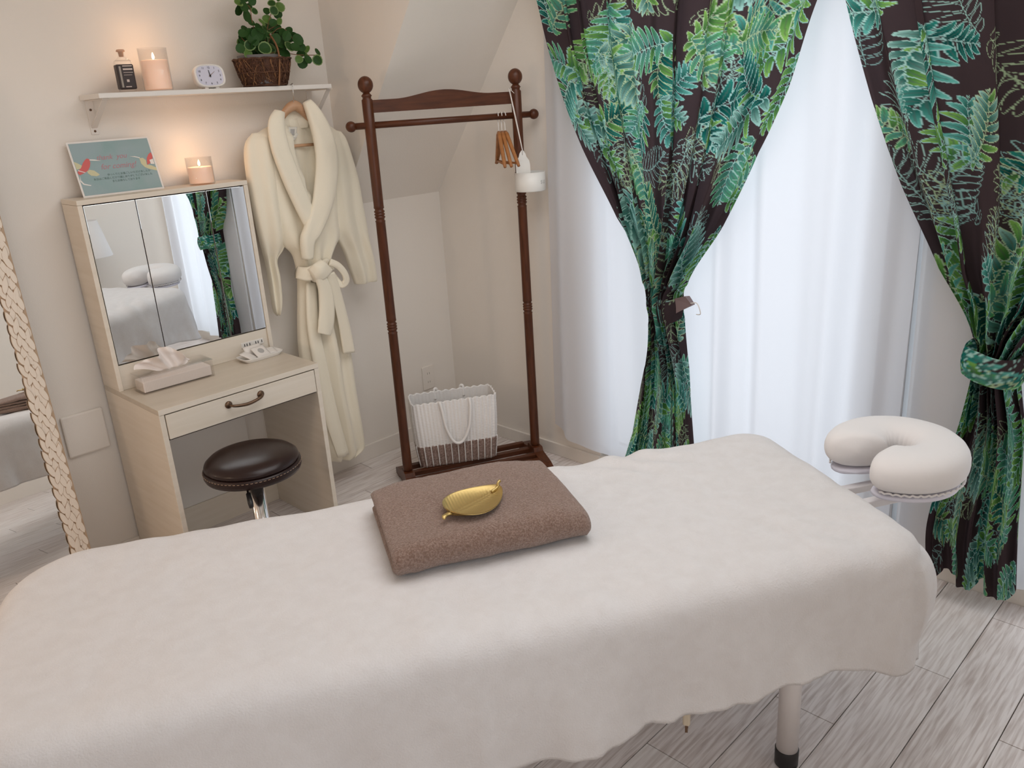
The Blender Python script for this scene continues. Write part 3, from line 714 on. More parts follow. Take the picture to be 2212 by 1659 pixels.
# ------------------------------------------------------------ stool
sc_ = Vector((1.165, 2.452, 0)); st = thing('swivel_stool', 'round dark brown leather stool on a chrome column beside the vanity', 'stool', sc_[:])
R0 = .158
lathe('seat', [(0, .535), (.06, .534), (.11, .529), (.138, .519), (.152, .507), (.156, .497), (.150, .490), (.0, .490)][::-1], M['leather'], st, (0, 0, 0), 56, True, None, False)
bd = lathe('seat_band', [(.0, .456), (.145, .456), (.157, .460), (.161, .470), (.161, .484), (.157, .490), (.150, .491), (0, .491)], M['leather'], st, (0, 0, 0), 56, True, None, False)
for k in range(72):
    a = 2*PI*k/72; ca, sa = math.cos(a), math.sin(a); tx, ty = -sa, ca
    if k == 0:
        s0 = tube('stitch', [(.1605, -.004, .483), (.1618, 0, .483), (.1605, .004, .483)], .0009, M['stitch'], bd, 5); me0 = s0.data
    else:
        o = bpy.data.objects.new('stitch', me0); COL.objects.link(o); o.parent = bd; o.rotation_euler = (0, 0, a)
lathe('mounting_plate', [(.0, .440), (.075, .440), (.09, .456), (0, .456)], M['black'], st, (0, 0, 0), 24, False, None, False)
lathe('gas_strut', [(.0135, .39), (.0135, .442)], M['chrome'], st, (0, 0, 0), 24)
lathe('collar', [(.026, .405), (.028, .410), (.028, .425), (.022, .430)], M['black'], st, (0, 0, 0), 28)
lathe('column', [(.030, .12), (.027, .13), (.0255, .405)], M['chrome'], st, (0, 0, 0), 28)
lv = tube('lever', [(-.06, -.06, .450), (-.085, -.112, .447), (-.095, -.135, .430)], .0035, M['black'], st, 8)
tube('lever_grip', [(-.088, -.120, .445), (-.100, -.150, .425), (-.104, -.160, .415)], [.008, .009, .007], M['black'], lv, 10)
for k in range(5):
    a = 2*PI*k/5+.3; ca, sa = math.cos(a), math.sin(a)
    lg = tube('leg', [(ca*.02, sa*.02, .115), (ca*.12, sa*.12, .095), (ca*.25, sa*.25, .065)], [.020, .017, .012], M['chrome'], st, 12, .7)
    lathe('caster', [(0, -.011), (.018, -.011), (.024, -.006), (.024, .006), (.018, .011), (0, .011)], M['black'], lg, (ca*.25, sa*.25, .024), 20, True, (-sa, ca, 0), False)
    lathe('caster_stem', [(.006, .04), (.006, .066)], M['chrome'], lg, (ca*.25, sa*.25, 0), 10)

# ------------------------------------------------------------ wooden coat rack
RP0 = Vector((1.988, 2.705, 0)); RP1 = Vector((2.530, 2.445, 0))
rx_ = (RP1-RP0).normalized(); RW = (RP1-RP0).length; ra = math.atan2(rx_.y, rx_.x)
rk = thing('coat_rack', 'dark walnut coat rack with turned posts in the corner by the window', 'coat rack', ((RP0+RP1)/2)[:], ra)
zr = lambda P_, py: zfor(P_.x, P_.y, py)
ztop = zr(RP0, 167); ring1 = zr(RP0, 463); ring2 = zr(RP0, 705); ztr = zr(RP1, 145)
ztop = (ztop+ztr)/2
H0 = .075
def post_prof():
    r = .0205; P_ = [(.017, H0), (r, H0+.012), (r, H0+.03)]
    for zc in (ring2, ring1):
        P_ += [(r*.93, zc-.030), (r*1.0, zc-.026), (r*.80, zc-.022), (r*.86, zc-.018)]
        for q in (-.011, 0, .011): P_ += [(r*.86, zc+q-.005), (r*1.02, zc+q-.002), (r*1.02, zc+q+.002), (r*.86, zc+q+.005)]
        P_ += [(r*.80, zc+.020), (r*1.0, zc+.025), (r*.96, zc+.034)]
    P_ += [(r, ztop-.25), (r*1.02, ztop-.085), (r*.78, ztop-.080), (r*.82, ztop-.074), (r*1.0, ztop-.070), (r*.76, ztop-.064), (r*.60, ztop-.060)]
    return P_
hw = RW/2
for s in (-1, 1):
    po = lathe('post', post_prof(), M['walnut'], rk, (s*hw, 0, 0), 24)
    rb = .029; zc = ztop-rb-.002
    lathe('finial', [(.012, ztop-.064)]+[(rb*math.sin(a), zc-rb*1.08*math.cos(a)) for a in np.linspace(.45, PI-.02, 14)]+[(0, ztop)], M['walnut'], po, (s*hw, 0, 0), 24, True, None, False)
# crest rail
zl = zr(RP0, 219); 
pm = Vector(((RP0.x+RP1.x)/2, (RP0.y+RP1.y)/2, 0))
zb_ = (zr(RP0+rx_*.03, 246)+zr(RP1-rx_*.03, 222))/2; ze = (zr(RP0+rx_*.03, 219)+zr(RP1-rx_*.03, 195))/2; zm = zfor(pm.x, pm.y, 193)
n = 40; pts = []
for i in range(n+1):
    s = -1+2*i/n; b = math.exp(-(s/.52)**4*1.1) if abs(s) < .95 else 0; b = .5+.5*math.cos(PI*min(1, abs(s)/.68)); pts.append((s*(hw-.012), ze+(zm-ze)*b))
poly_plate('crest_rail', pts+[(hw-.012, zb_), (-(hw-.012), zb_)], -.009, .009, M['walnut_h'], rk)
zrod = (zr(RP0, 270)+zr(RP1, 250))/2
rd = lathe('hanging_rod', [(.0125, -hw-.062), (.0125, hw+.062)], M['walnut_h'], rk, (0, -.0, zrod), 18, True, (1, 0, 0))
for s in (-1, 1): lathe('rod_ball', [(.0205*math.sin(a), -.0205*math.cos(a)) for a in np.linspace(0.01, PI-.01, 12)], M['walnut_h'], rd, (s*(hw+.072), 0, zrod), 18, True, (1, 0, 0), False)
for s in (-1, 1):
    bm = bmesh.new(); vs = []
    prof = [(-.17, 0), (-.17, .028), (-.13, .045), (-.045, .060), (-.035, .078), (.035, .078), (.045, .060), (.13, .045), (.17, .028), (.17, 0), (.12, 0), (.10, .012), (-.10, .012), (-.12, 0)]
    a = [bm.verts.new((s*hw-.022, y_, z_)) for y_, z_ in prof]; b = [bm.verts.new((s*hw+.022, y_, z_)) for y_, z_ in prof]
    bm.faces.new(a); bm.faces.new(b[::-1])
    for i in range(len(prof)): j = (i+1) % len(prof); bm.faces.new((a[i], b[i], b[j], a[j]))
    from_bm('foot', bm, M['walnut'], rk)
for y_, w2 in ((-.115, .022), (-.045, .013), (.03, .013), (.105, .013)):
    bm = bmesh.new(); bx(bm, -hw+.02, hw-.02, y_-w2, y_+w2, .034, .056, None, .002); from_bm('base_slat', bm, M['walnut_h'], rk)
def rk_w(x, y, z): return Vector(((RP0.x+RP1.x)/2, (RP0.y+RP1.y)/2, 0))+rx_*x+Vector((-rx_.y, rx_.x, 0))*y+Vector((0, 0, z))
# three small wooden hangers on the rod
def hanger(i, px, lab, rot):
    d = ray(px, 262); n_ = Vector((-rx_.y, rx_.x, 0)); t = (RP0-CAM).dot(n_)/d.dot(n_); p = CAM+d*t
    h = thing('wooden_hanger', lab, 'hanger', (p.x, p.y, zrod), ra+PI/2+rot, 'wooden hangers on the coat rack')
    hk = spline([(0, -.0165, .002), (0, -.012, .012), (0, 0, .0165), (0, .012, .012), (0, .0165, 0), (0, .010, -.018), (0, 0, -.030), (0, 0, -.068)], 5)
    hk = [Vector((q.y, 0, q.z)) for q in hk]
    tube('hook', hk, .0017, M['white'], h, 8)
    z0 = -.062; L_ = .112; dz = .115
    for s in (-1, 1):
        tube('arm', [(0, 0, z0), (s*.015, 0, z0-.008), (s*L_, 0, z0-dz), (s*(L_+.012), 0, z0-dz-.012)], [.008, .009, .0075, .006], M['beech'], h, 8)
    tube('bar', [(-L_, 0, z0-dz-.002), (L_, 0, z0-dz-.002)], .0042, M['beech'], h, 8)
    return h
hanger(0, 1076, 'leftmost of the three orange wood hangers on the rack', -.20)
hanger(1, 1083, 'middle one of the three orange wood hangers on the rack', -.10)
hanger(2, 1090, 'orange wood hanger nearest the rack post', .04)

# hanging white tin sign
sp0 = aty(1128, 325, 2.40)
sg = thing('hanging_holder', 'white half round tin holder hanging on a cord from the coat rack', 'holder', (sp0.x, sp0.y, sp0.z), math.radians(-40))
zA = 0; 
pts = [(-.004, 0), (.004, 0), (.012, -.012), (.016, -.026), (.026, -.040), (.029, -.056), (.029, -.15), (-.029, -.15), (-.029, -.056), (-.026, -.040), (-.016, -.026), (-.012, -.012)]
cupc = aty(1145, 371, 2.40); cz = cupc.z-sp0.z; czb = aty(1145, 412, 2.40).z-sp0.z
bk = poly_plate('back_plate', [(x, max(z, cz-.03)) for x, z in pts], -.001, .001, M['tin'], sg)
def lx_(p): q = p-Vector((sp0.x, sp0.y, sp0.z)); a = -math.radians(-40); return Vector((q.x*math.cos(a)-q.y*math.sin(a), q.x*math.sin(a)+q.y*math.cos(a), q.z))
cl_ = lx_(aty(1116, 390, 2.40)); cr_ = lx_(aty(1173, 390, 2.40)); rc = (cr_-cl_).length/2*.80; cc = (cl_+cr_)/2
v = []; nn_ = 40
for z in (czb, czb+.001, cz, cz):
    pass
prof = [(0, czb), (rc*.97, czb), (rc, czb+.003), (rc, cz), (rc-.0025, cz), (rc-.0025, czb+.003), (0, czb+.003)]
lathe('cup', prof, M['tin'], sg, (cc.x, cc.y, 0), 40, True, None, False)
vd = (Vector((CAM.x, CAM.y, 0))-Vector((sp0.x, sp0.y, 0))).normalized(); va = math.atan2(vd.y, vd.x)+math.radians(40)
for ch, da in (('S', .80), ('U', 1.06)):
    aa = va+da; n_ = Vector((math.cos(aa), math.sin(aa), 0)); tx = Vector((-math.sin(aa), math.cos(aa), 0))
    o_ = Vector((cc.x, cc.y, (cz+czb)/2-.002))+n_*(rc+.0004)
    text('letter', ch, .020, M['greyprint'], Matrix(((tx.x, 0, n_.x, o_.x), (tx.y, 0, n_.y, o_.y), (0, 1, 0, o_.z), (0, 0, 0, 1))), sg, .0002)
tp = lx_(aty(1099, 190, 2.44)); tp2 = lx_(aty(1106, 197, 2.42))
tube('cord', [(0, 0, -.018), (0, -.003, .0), tp*.5, tp], .0016, M['card_w'], sg, 6)
tube('cord', [(0, 0, -.018), (.001, -.004, .004), tp*.5+Vector((.003, 0, 0)), tp+Vector((.002, 0, 0)), tp2, tp2+Vector((.008, 0, -.008))], .0014, M['card_w'], sg, 6)

# ------------------------------------------------------------ woven bag
BG0 = Vector((2.050, 2.706, 0)); BG1 = Vector((2.362, 2.510, 0)); bx_ = (BG1-BG0).normalized(); ba = math.atan2(bx_.y, bx_.x); BWd = (BG1-BG0).length; BD = .15; BH = .302
by_ = Vector((-bx_.y, bx_.x, 0)); bc = (BG0+BG1)/2+by_*BD/2
bag = thing('woven_bag', 'white woven plastic shopping bag with a brown base on the coat rack', 'bag', (bc.x, bc.y, .056), ba)
nper = 340; nrib = 62; v = []; nz_ = 50
def bag_pt(s, z, off):
    # rounded rectangle perimeter
    w2, d2, r = BWd/2-.006, BD/2-.004, .024
    t = z/BH; w2 *= .955+.105*t; d2 *= .93+.12*t
    Ls = [2*(w2-r), PI/2*r, 2*(d2-r), PI/2*r]*2; tot = sum(Ls); q = s*tot; k = 0
    while q > Ls[k] and k < 7: q -= Ls[k]; k += 1
    cs = [(w2-r, -(d2-r)), (w2-r, d2-r), (-(w2-r), d2-r), (-(w2-r), -(d2-r))]
    if k == 0: p = (-(w2-r)+q, -d2); n = (0, -1)
    elif k == 2: p = (w2, -(d2-r)+q); n = (1, 0)
    elif k == 4: p = (w2-r-q, d2); n = (0, 1)
    elif k == 6: p = (-w2, d2-r-q); n = (-1, 0)
    else:
        i = (k-1)//2; a = -PI/2+i*PI/2+q/r; n = (math.cos(a), math.sin(a)); c = cs[i]; p = (c[0]+n[0]*r, c[1]+n[1]*r)
    return Vector((p[0]+n[0]*off, p[1]+n[1]*off, z))
def bag_wall(name, z0, z1, nz_, m, th):
    v = []
    def off(s, z): 
        rib = abs(math.cos(s*nrib*PI)); wv = .0011*math.sin(z/.0035*PI+(PI if int(s*nrib) % 2 else 0))
        return .0055*rib**.7-.003+wv*(1 if th else 1)
    for i in range(nz_+1):
        z = z0+(z1-z0)*i/nz_
        for j in range(nper):
            s = j/nper; zz = z
            if z1 >= BH: zz += .0065*abs(math.cos(s*nrib*PI/2))*max(0, (z-z1+.03)/.03)
            bul = .006*math.sin(PI*min(1, z/BH))
            v.append(bag_pt(s, zz, off(s, z)+bul))
    for i in range(nz_, -1, -1):
        z = z0+(z1-z0)*i/nz_
        for j in range(nper):
            s = j/nper; zz = z
            if z1 >= BH: zz += .0065*abs(math.cos(s*nrib*PI/2))*max(0, (z-z1+.03)/.03)
            v.append(bag_pt(s, zz, off(s, z)*.5-.005+.006*math.sin(PI*min(1, z/BH))))
    return from_py(name, v, grid_faces(2*(nz_+1), nper, True), m, bag)
bag_wall('white_side', .103, BH, 44, M['vinyl_w'], 1)
bag_wall('brown_base', .004, .1035, 20, M['vinyl_b'], 1)['label'] = 'brown woven lower band'
v = [bag_pt(j/120, 0, -.004) for j in range(120)]; from_py('bottom', v+[q+Vector((0, 0, .005)) for q in v], grid_faces(2, 120, True, True), M['vinyl_b'], bag, False)
for k in range(0, nrib, 2):   # the white upright cords that run on over the brown band
    s = (k+.0)/nrib
    if s > .60 and s < .94: continue
    p = [bag_pt(s, z, .0035+.006*math.sin(PI*min(1, z/BH))) for z in np.linspace(.003, .106, 8)]
    tube('upright_cord', p, .0024, M['vinyl_w'], bag, 6)
for sy in (-1, 1):
    yy = sy*(BD/2-.002)
    hw_ = .066
    if sy < 0: pts = [(-hw_, yy, BH-.035), (-hw_, yy-.006, BH+.002), (-hw_+.006, yy-.016, BH-.03), (-hw_*.72, yy-.020, BH-.12), (-.018, yy-.020, BH-.185), (.020, yy-.020, BH-.187), (hw_*.80, yy-.020, BH-.125), (hw_-.0, yy-.016, BH-.04), (hw_, yy-.006, BH+.002), (hw_, yy, BH-.035)]
    else: pts = [(-hw_, yy, BH-.035), (-hw_, yy+.004, BH+.010), (-hw_+.012, yy+.012, BH+.006), (-hw_+.010, yy+.016, BH-.05), (0, yy+.018, BH-.17), (hw_-.010, yy+.016, BH-.05), (hw_-.012, yy+.012, BH+.006), (hw_, yy+.004, BH+.010), (hw_, yy, BH-.035)]
    tube('handle', spline(pts, 7), .0062, M['vinyl_w'], bag, 10)

# wall socket behind the bag, access plate left of the vanity
so_ = aty(924, 815, YN); ws = thing('wall_socket', 'white double wall socket behind the woven bag', 'socket', (so_.x, YN, so_.z))
box('cover_plate', -.036, .036, -.008, 0, -.06, .06, M['trim'], ws, .003)
for s in (-.022, .022):
    for q in (-.006, .006): box('slot', q-.001, q+.001, -.0086, -.007, s-.005, s+.005, M['greypl'], ws, 0)
q0 = aty(145, 893, YN); q1 = aty(233, 965, YN)
ap = tag(box('access_plate', q0.x-.03, q1.x+.008, YN-.014, YN-.0005, q1.z+.003, q0.z-.008, M['wall'], None, .006), 'wall coloured cover plate between the leaning mirror and vanity', 'cover plate')

# ------------------------------------------------------------ leaning mirror with leaf inlay frame
lm = thing('leaning_mirror', 'tall mirror with a leaf pattern frame leaning at the left edge', 'mirror', (.724, 2.836, 0))
LH, LW, FW_ = 1.72, .50, .060
Mx = Matrix.Rotation(math.atan(-.118), 4, 'X') @ Matrix.Rotation(math.radians(1.0), 4, 'Y')
lm.rotation_euler = Mx.to_euler()
box('frame_stile', -FW_, 0, 0, .028, 0, LH, M['tan'], lm, .002); box('frame_stile', -LW, -LW+FW_, 0, .028, 0, LH, M['tan'], lm, .002)
box('frame_rail', -LW+FW_, -FW_, 0, .028, LH-FW_, LH, M['tan'], lm, .002); box('frame_rail', -LW+FW_, -FW_, 0, .028, 0, FW_, M['tan'], lm, .002)
box('glass', -LW+FW_, -FW_, .008, .014, FW_, LH-FW_, M['mirror'], lm, 0)
box('backing', -LW+.01, -.01, .0285, .034, .01, LH-.01, M['greypl'], lm, 0)
def leaf_me(L, Wd, name, m, th, asym=0, rim=None):
    n = 7; up = []; 
    for i in range(n+1): t = i/n; up.append((L*t, Wd/2*math.sin(PI*t**.85)**.75 if 0 < t < 1 else 0))
    out = up+[(x, -y*(1-asym)) for x, y in up[-2:0:-1]]
    bm = bmesh.new(); a = [bm.verts.new((x, -th, z)) for x, z in out]; b = [bm.verts.new((x, .0040, z)) for x, z in out]
    bm.faces.new(a)
    for i in range(len(out)): j = (i+1) % len(out); bm.faces.new((a[i], a[j], b[j], b[i])).material_index = 1
    if rim:
        c2 = [bm.verts.new((L/2+(x-L/2)*(1+2*rim/L), -th*.6, z*(1+2*rim/Wd))) for x, z in out]; d2 = [bm.verts.new((q.co.x, .0040, q.co.z)) for q in c2]
        bm.faces.new(c2).material_index = 1
        for i in range(len(out)): j = (i+1) % len(out); bm.faces.new((c2[i], c2[j], d2[j], d2[i])).material_index = 1
    bmesh.ops.recalc_face_normals(bm, faces=bm.faces); me = bpy.data.meshes.new(name); bm.to_mesh(me); bm.free(); me.materials.append(m); me.materials.append(M['tan']); return me
inl = [leaf_me(.054, .0165, 'leaf_inlay', M['leafinlay'], .0012, 0, .0012), leaf_me(.049, .0155, 'leaf_inlay', M['leafinlay'], .0012, 0, .0012), leaf_me(.058, .0165, 'leaf_inlay', M['leafinlay'], .0012, 0, .0012)]
cols = 5; cnt = 0
for c in range(cols):
    z = .02-(.024 if c % 2 else 0)
    while z < LH-.04:
        xc = -FW_+.0066+c*.0117+rng.uniform(-.0012, .0012)
        o = bpy.data.objects.new('leaf_inlay', inl[rng.randint(3)]); COL.objects.link(o); o.parent = lm
        tilt = (.26 if c % 2 else -.26)+rng.uniform(-.08, .08)
        o.location = (min(max(xc-(.022*math.sin(tilt)), -FW_+.007), -.007), -.0002-.0013*(cnt % 3)-.00006*(cnt % 17), z); o.rotation_euler = (0, -(PI/2-tilt), 0)
        z += .043+rng.uniform(-.002, .002); cnt += 1

# ------------------------------------------------------------ wall shelf
SF, SZ = 2.925, 1.690
sL = aty(155, 203, YN-.0); s0x = aty(212, 200, SF).x; s1x = aty(717, 190, SF).x
zsh = (aty(212, 207, SF).z+aty(717, 195, SF).z)/2; SZ = zsh+.016
sh = thing('wall_shelf', 'narrow white wall shelf on two brackets above the vanity', 'shelf', ((s0x+s1x)/2, YN, SZ-.016))
lx0, lx1 = s0x-sh.location.x, s1x-sh.location.x
box('shelf_board', lx0, lx1, SF-YN, -.001, 0, .016, M['white'], sh, .002)
def bracket(px, py0, py1):
    a = aty(px, py0, YN); x = a.x-sh.location.x; zb = aty(px, py1, YN).z-sh.location.z
    bm = bmesh.new()
    bx(bm, x-.013, x+.013, -.0035, -.0005, zb, 0, None, .001); bx(bm, x-.013, x+.013, -.155, -.003, -.0035, -.0002, None, .001)
    Lb = math.hypot(.135, zb*.72); mx_ = Matrix.Translation((x, -.0035, zb*.78)) @ Matrix.Rotation(-math.atan2(-zb*.78, -.135)-PI/2+PI/2, 4, 'X')
    q = from_bm('bracket', bm, M['steel'], sh)
    p0 = Vector((x, -.004, zb*.80)); p1 = Vector((x, -.145, -.004)); dd = (p1-p0); n_ = dd.cross(Vector((1, 0, 0))).normalized()*.0012
    v = []
    for p in (p0, p1):
        for sx, sn in ((-.009, -1), (.009, -1), (.009, 1), (-.009, 1)): v.append(p+Vector((sx, 0, 0))+n_*sn)
    from_py('brace', v, [(0, 1, 2, 3), (7, 6, 5, 4), (0, 4, 5, 1), (1, 5, 6, 2), (2, 6, 7, 3), (3, 7, 4, 0)], M['steel'], q, False)
    for zz in (zb*.28, zb*.90): lathe('screw', [(0, 0), (.0042, 0), (.0035, .0022), (0, .003)], M['bronze'], q, (x+(.006 if zz > zb*.5 else 0)*0, -.0035, zz), 12, True, (0, -1, 0), False)
bracket(190, 215, 292); bracket(668, 212, 285)

YI = 2.985
def wx(px, py, y=YI): return aty(px, py, y).x
def cand(px, ytop, ybot_z, ygl, rpx, lab, y=YI):
    c = aty(px, ytop, y); e = aty(px+rpx, ytop, y); r = (e-c).length; zt = c.z-ybot_z; zg = aty(px, ygl, y).z-ybot_z
    t = thing('candle_glass', lab, 'candle', (c.x, y, ybot_z))
    n = 40
    lathe('glass_cup', [(0, .0), (r*.96, 0), (r, .004), (r, zg), (r-.0015, zg), (r-.0018, .005), (0, .005)], M['glass'], t, (0, 0, 0), n, True, None, False)
    v = []; pr = [(0, .0055), (r-.004, .0055), (r-.0025, .009), (r-.0025, zt), (r-.006, zt+.0015), (r*.6, zt-.003), (0, zt-.004)]
    wx_ = lathe('wax', pr, M['wax'], t, (0, 0, 0), n, True, None, False)
    tube('wick', [(0, 0, zt-.004), (.0005, 0, zt+.003), (.001, 0, zt+.007)], .0007, M['black'], wx_, 6)
    h = .027
    lathe('flame', [(.0, zt+.003), (.0035, zt+.007), (.0047, zt+.011), (.0036, zt+.018), (.0015, zt+h*.9), (0, zt+h)], M['flame'], t, (0, 0, 0), 14, True, None, False)
    point('candle_light', (c.x, y, ybot_z+zt+.016), .012, .42, (1, .58, .30))
    return t
cand(332, 131, SZ, 104, 29, 'taller lit candle in a glass, on the wall shelf')
cand(431, 361, MT, 339, 26, 'short lit candle in a glass, on top of the mirror cabinet', 3.0)

# bottle
b = aty(275, 187, YI); bt = thing('reed_bottle', 'small clear bottle with a black label and wooden stopper on the shelf', 'bottle', (b.x, YI, SZ), -.15)
hb = aty(270, 138, YI).z-SZ; ht = aty(266, 107, YI).z-SZ; hwid = .026
bm = bmesh.new(); bx(bm, -hwid, hwid, -.018, .018, .0, hb+.012, None, .007); from_bm('glass_body', bm, M['glass'], bt, True)
lathe('neck', [(.024, hb+.010), (.012, hb+.020), (.0095, hb+.026), (.0095, hb+.034)], M['glass'], bt, (0, 0, 0), 24)
lathe('stopper', [(0, hb+.022), (.007, hb+.022), (.008, hb+.036), (.0135, hb+.038), (.014, ht-.004), (.011, ht), (0, ht)], M['cork'], bt, (0, 0, 0), 24, True, None, False)
lb = box('label', -hwid-.001, hwid+.001, -.0195, .0185, .010, hb-.002, M['label_dk'], bt, .004)
bl_ = hb-.012
for i, (a0_, a1_, hh) in enumerate([(-.008, .022, .003), (-.008, .022, .005), (-.008, .022, .0016), (-.008, .018, .0012), (-.002, .006, .008), (-.008, .010, .003)]):
    zz = .010+bl_*(1-[.07, .20, .33, .43, .66, .90][i]); box('label_print', a0_, a1_, -.0201, -.0195, zz-hh/2, zz+hh/2, M['print_w'], lb, 0)
box('label_side_print', -.020, -.014, -.0201, -.0195, .016, hb-.008, M['greypl'], lb, 0)

# clock
ca_ = aty(457, 190, YI-.02); cw = (aty(489, 160, YI-.02)-aty(425, 160, YI-.02)).length; ch = aty(455, 138, YI-.02).z-SZ-.004
ck = thing('desk_clock', 'small white rounded square desk clock on the wall shelf', 'clock', (ca_.x, YI-.02, SZ), -.05)
def squircle(w, h, n=48, p=3.2):
    o = []
    for k in range(n):
        a = 2*PI*k/n; c, s = math.cos(a), math.sin(a); r = 1/((abs(c)**p+abs(s)**p)**(1/p)); o.append((w*r*c, h*r*s))
    return o
def sq_body(name, w, h, zc, lay, m, parent, rot):
    v = []; n = 48
    for sc, y_ in lay:
        for x, z in squircle(w*sc, h*sc, n): v.append(rot @ Vector((x, y_, z))+Vector((0, 0, zc)))
    return from_py(name, v, grid_faces(len(lay), n, True, True), m, parent, True)
rot = Matrix.Rotation(-.20, 3, 'X'); zc = .004+ch/2; W2, H2 = cw/2, ch/2
sq_body('case', W2, H2, zc, [(.80, .035), (.93, .028), (1, .008), (1, -.003), (.97, -.007), (.88, -.008), (.85, -.004)], M['white'], ck, rot)
dl = sq_body('dial', W2, H2, zc, [(.85, -.002), (.85, -.0045)], M['clock_face'], ck, rot)
for p in dl.data.polygons: p.use_smooth = False
for s in (-1, 1): box('foot', s*.02-.007, s*.02+.007, -.008, .02, 0, .010, M['white'], ck, .002)
def clk(x, z, y=-.0052): return rot @ Vector((x, y, z))+Vector((0, 0, zc))
for hnum in range(1, 13):
    a = PI/2-hnum*PI/6; c, s = math.cos(a), math.sin(a); r = 1/((abs(c)**3+abs(s)**3)**(1/3))
    p = clk(W2*.68*r*c, H2*.68*r*s); mw = Matrix.Translation(p) @ (rot @ Matrix.Rotation(PI/2, 3, 'X')).to_4x4()
    text('numeral', str(hnum), .0098, M['black'], mw, dl, .0002)
def hand(nm, a, L_, w_2, m):
    d_ = Vector((math.cos(a), 0, math.sin(a))); n_ = Vector((-d_.z, 0, d_.x)); y_ = Vector((0, -.0062, 0)); v = []
    for dy in (0, -.0006):
        for p, ww in ((d_*-.006, 1), (d_*L_, .4)):
            for sg_ in (-1, 1): v.append(rot @ (p+n_*w_2*ww*sg_+y_+Vector((0, dy, 0)))+Vector((0, 0, zc)))
    from_py(nm, v, [(0, 1, 3, 2), (4, 6, 7, 5), (0, 4, 5, 1), (2, 3, 7, 6), (0, 2, 6, 4), (1, 5, 7, 3)], m, ck, False)
hand('hour_hand', PI/2+.12, .019, .0020, M['black']); hand('minute_hand', .62, .024, .0011, M['bronze'])
lathe('hand_pin', [(0, 0), (.003, 0), (.003, .002), (0, .0025)], M['black'], ck, clk(0, 0, -.0062), 12, True, rot @ Vector((0, -1, 0)), False)

# ------------------------------------------------------------ plant in a twig basket
pb = aty(575, 190, YI); rb0 = (aty(630, 140, YI)-aty(519, 140, YI)).length/2; hbk = aty(575, 127, YI).z-SZ
pt = thing('potted_plant', 'variegated creeping fig in a brown twig basket on the shelf', 'plant', (pb.x, YI, SZ))
n = 72; v = []; nzb = 22
for i in range(nzb+1):
    t = i/nzb; r = rb0*(.70+.30*t**.75); 
    for k in range(n):
        a = 2*PI*k/n; rr = r*(1+.028*math.sin(a*24+(i*2.2))+.03*wn(math.cos(a)*3, math.sin(a)*3, t*5)); v.append((rr*math.cos(a), rr*.80*math.sin(a), hbk*t+.003*math.sin(a*9)*t))
for i in range(nzb, nzb//2, -1):
    t = i/nzb; r = rb0*(.70+.30*t**.75)-.010
    for k in range(n): a = 2*PI*k/n; v.append((r*math.cos(a), r*.8*math.sin(a), hbk*t))
bkt = from_py('basket', v, grid_faces(nzb+1+nzb-nzb//2, n, True, True), M['wicker'], pt)
rg = random.Random(4)
def twigp(a0_, a1_, z0_, z1_, wob=.2):
    o = []
    for k in range(7):
        t = k/6; a = a0_+(a1_-a0_)*t+rg.uniform(-wob, wob)*.12; z = z0_+(z1_-z0_)*t; r = rb0*(.70+.30*min(1, max(0, z/hbk))**.75)+.003+rg.uniform(-.001, .002); o.append((r*math.cos(a), r*.8*math.sin(a), z))
    return o
for k in range(150):
    a = rg.uniform(PI, 2*PI) if k < 110 else rg.uniform(0, PI)
    z0_ = rg.uniform(0.002, hbk*.55); z1_ = min(hbk+.001, z0_+rg.uniform(.2, .8)*hbk)
    tw_ = tube('twig', twigp(a, a+rg.uniform(-.45, .45), z0_, z1_), rg.uniform(.0013, .0023), M['wicker'] if k % 5 else M['twig'], bkt, 5)
for zz in (hbk-.002, hbk*.5, .006):
    P_ = []
    for k in range(49):
        a = 2*PI*k/48; r = rb0*(.70+.30*min(1, zz/hbk)**.75)+.003+.0012*math.sin(k*2.4); P_.append((r*math.cos(a), r*.8*math.sin(a), zz+.0015*math.sin(k*1.7)))
    tube('rim_twig', P_, .0034, M['wicker'], bkt, 7)
def pp_(px, py, dy=0): q = aty(px, py, YI+dy); return Vector((q.x-pt.location.x, dy, q.z-SZ))
tube('basket_handle', spline([pp_(603, 184, -.075), pp_(604, 150, -.085), pp_(603, 122, -.082), pp_(598, 100, -.07), pp_(588, 82, -.04), pp_(578, 72, 0), pp_(566, 70, .03), pp_(552, 80, .05), pp_(540, 110, .06)], 5), .0036, M['twig'], pt, 7)
lathe('inner_pot', [(0, .01), (rb0*.6, .01), (rb0*.72, hbk+.012), (rb0*.72-.003, hbk+.012), (rb0*.66, hbk-.004), (0, hbk-.004)], M['pot'], pt, (-.012, 0, 0), 32, True, None, False)
def roundleaf(name, m, mr):
    n = 12; bm = bmesh.new(); c = bm.verts.new((0, 0, .0))
    ring = []; ring2 = []; ring3 = []
    for k in range(n):
        a = 2*PI*k/n; x = .5+.5*math.cos(a); y = .47*math.sin(a)*(1-.12*math.cos(a)); ring.append(bm.verts.new((.06+.84*x+.03, y*.80, .05*abs(y)))); ring2.append(bm.verts.new((x, y, .10*abs(y)-.02*x)))
    for k in range(n):
        j = (k+1) % n; f = bm.faces.new((ring[k], ring2[k], ring2[j], ring[j])); f.material_index = 1
    c.co = (.5, 0, -.03)
    for k in range(n): bm.faces.new((c, ring[k], ring[(k+1) % n]))
    me = bpy.data.meshes.new(name); bm.to_mesh(me); bm.free(); me.materials.append(m); me.materials.append(mr); return me
LM = [roundleaf('leaf', M['leaf'], M['leafrim']), roundleaf('leaf', M['leaf'], M['leaf']), roundleaf('leaf', M['leaf2'], M['leafrim'])]
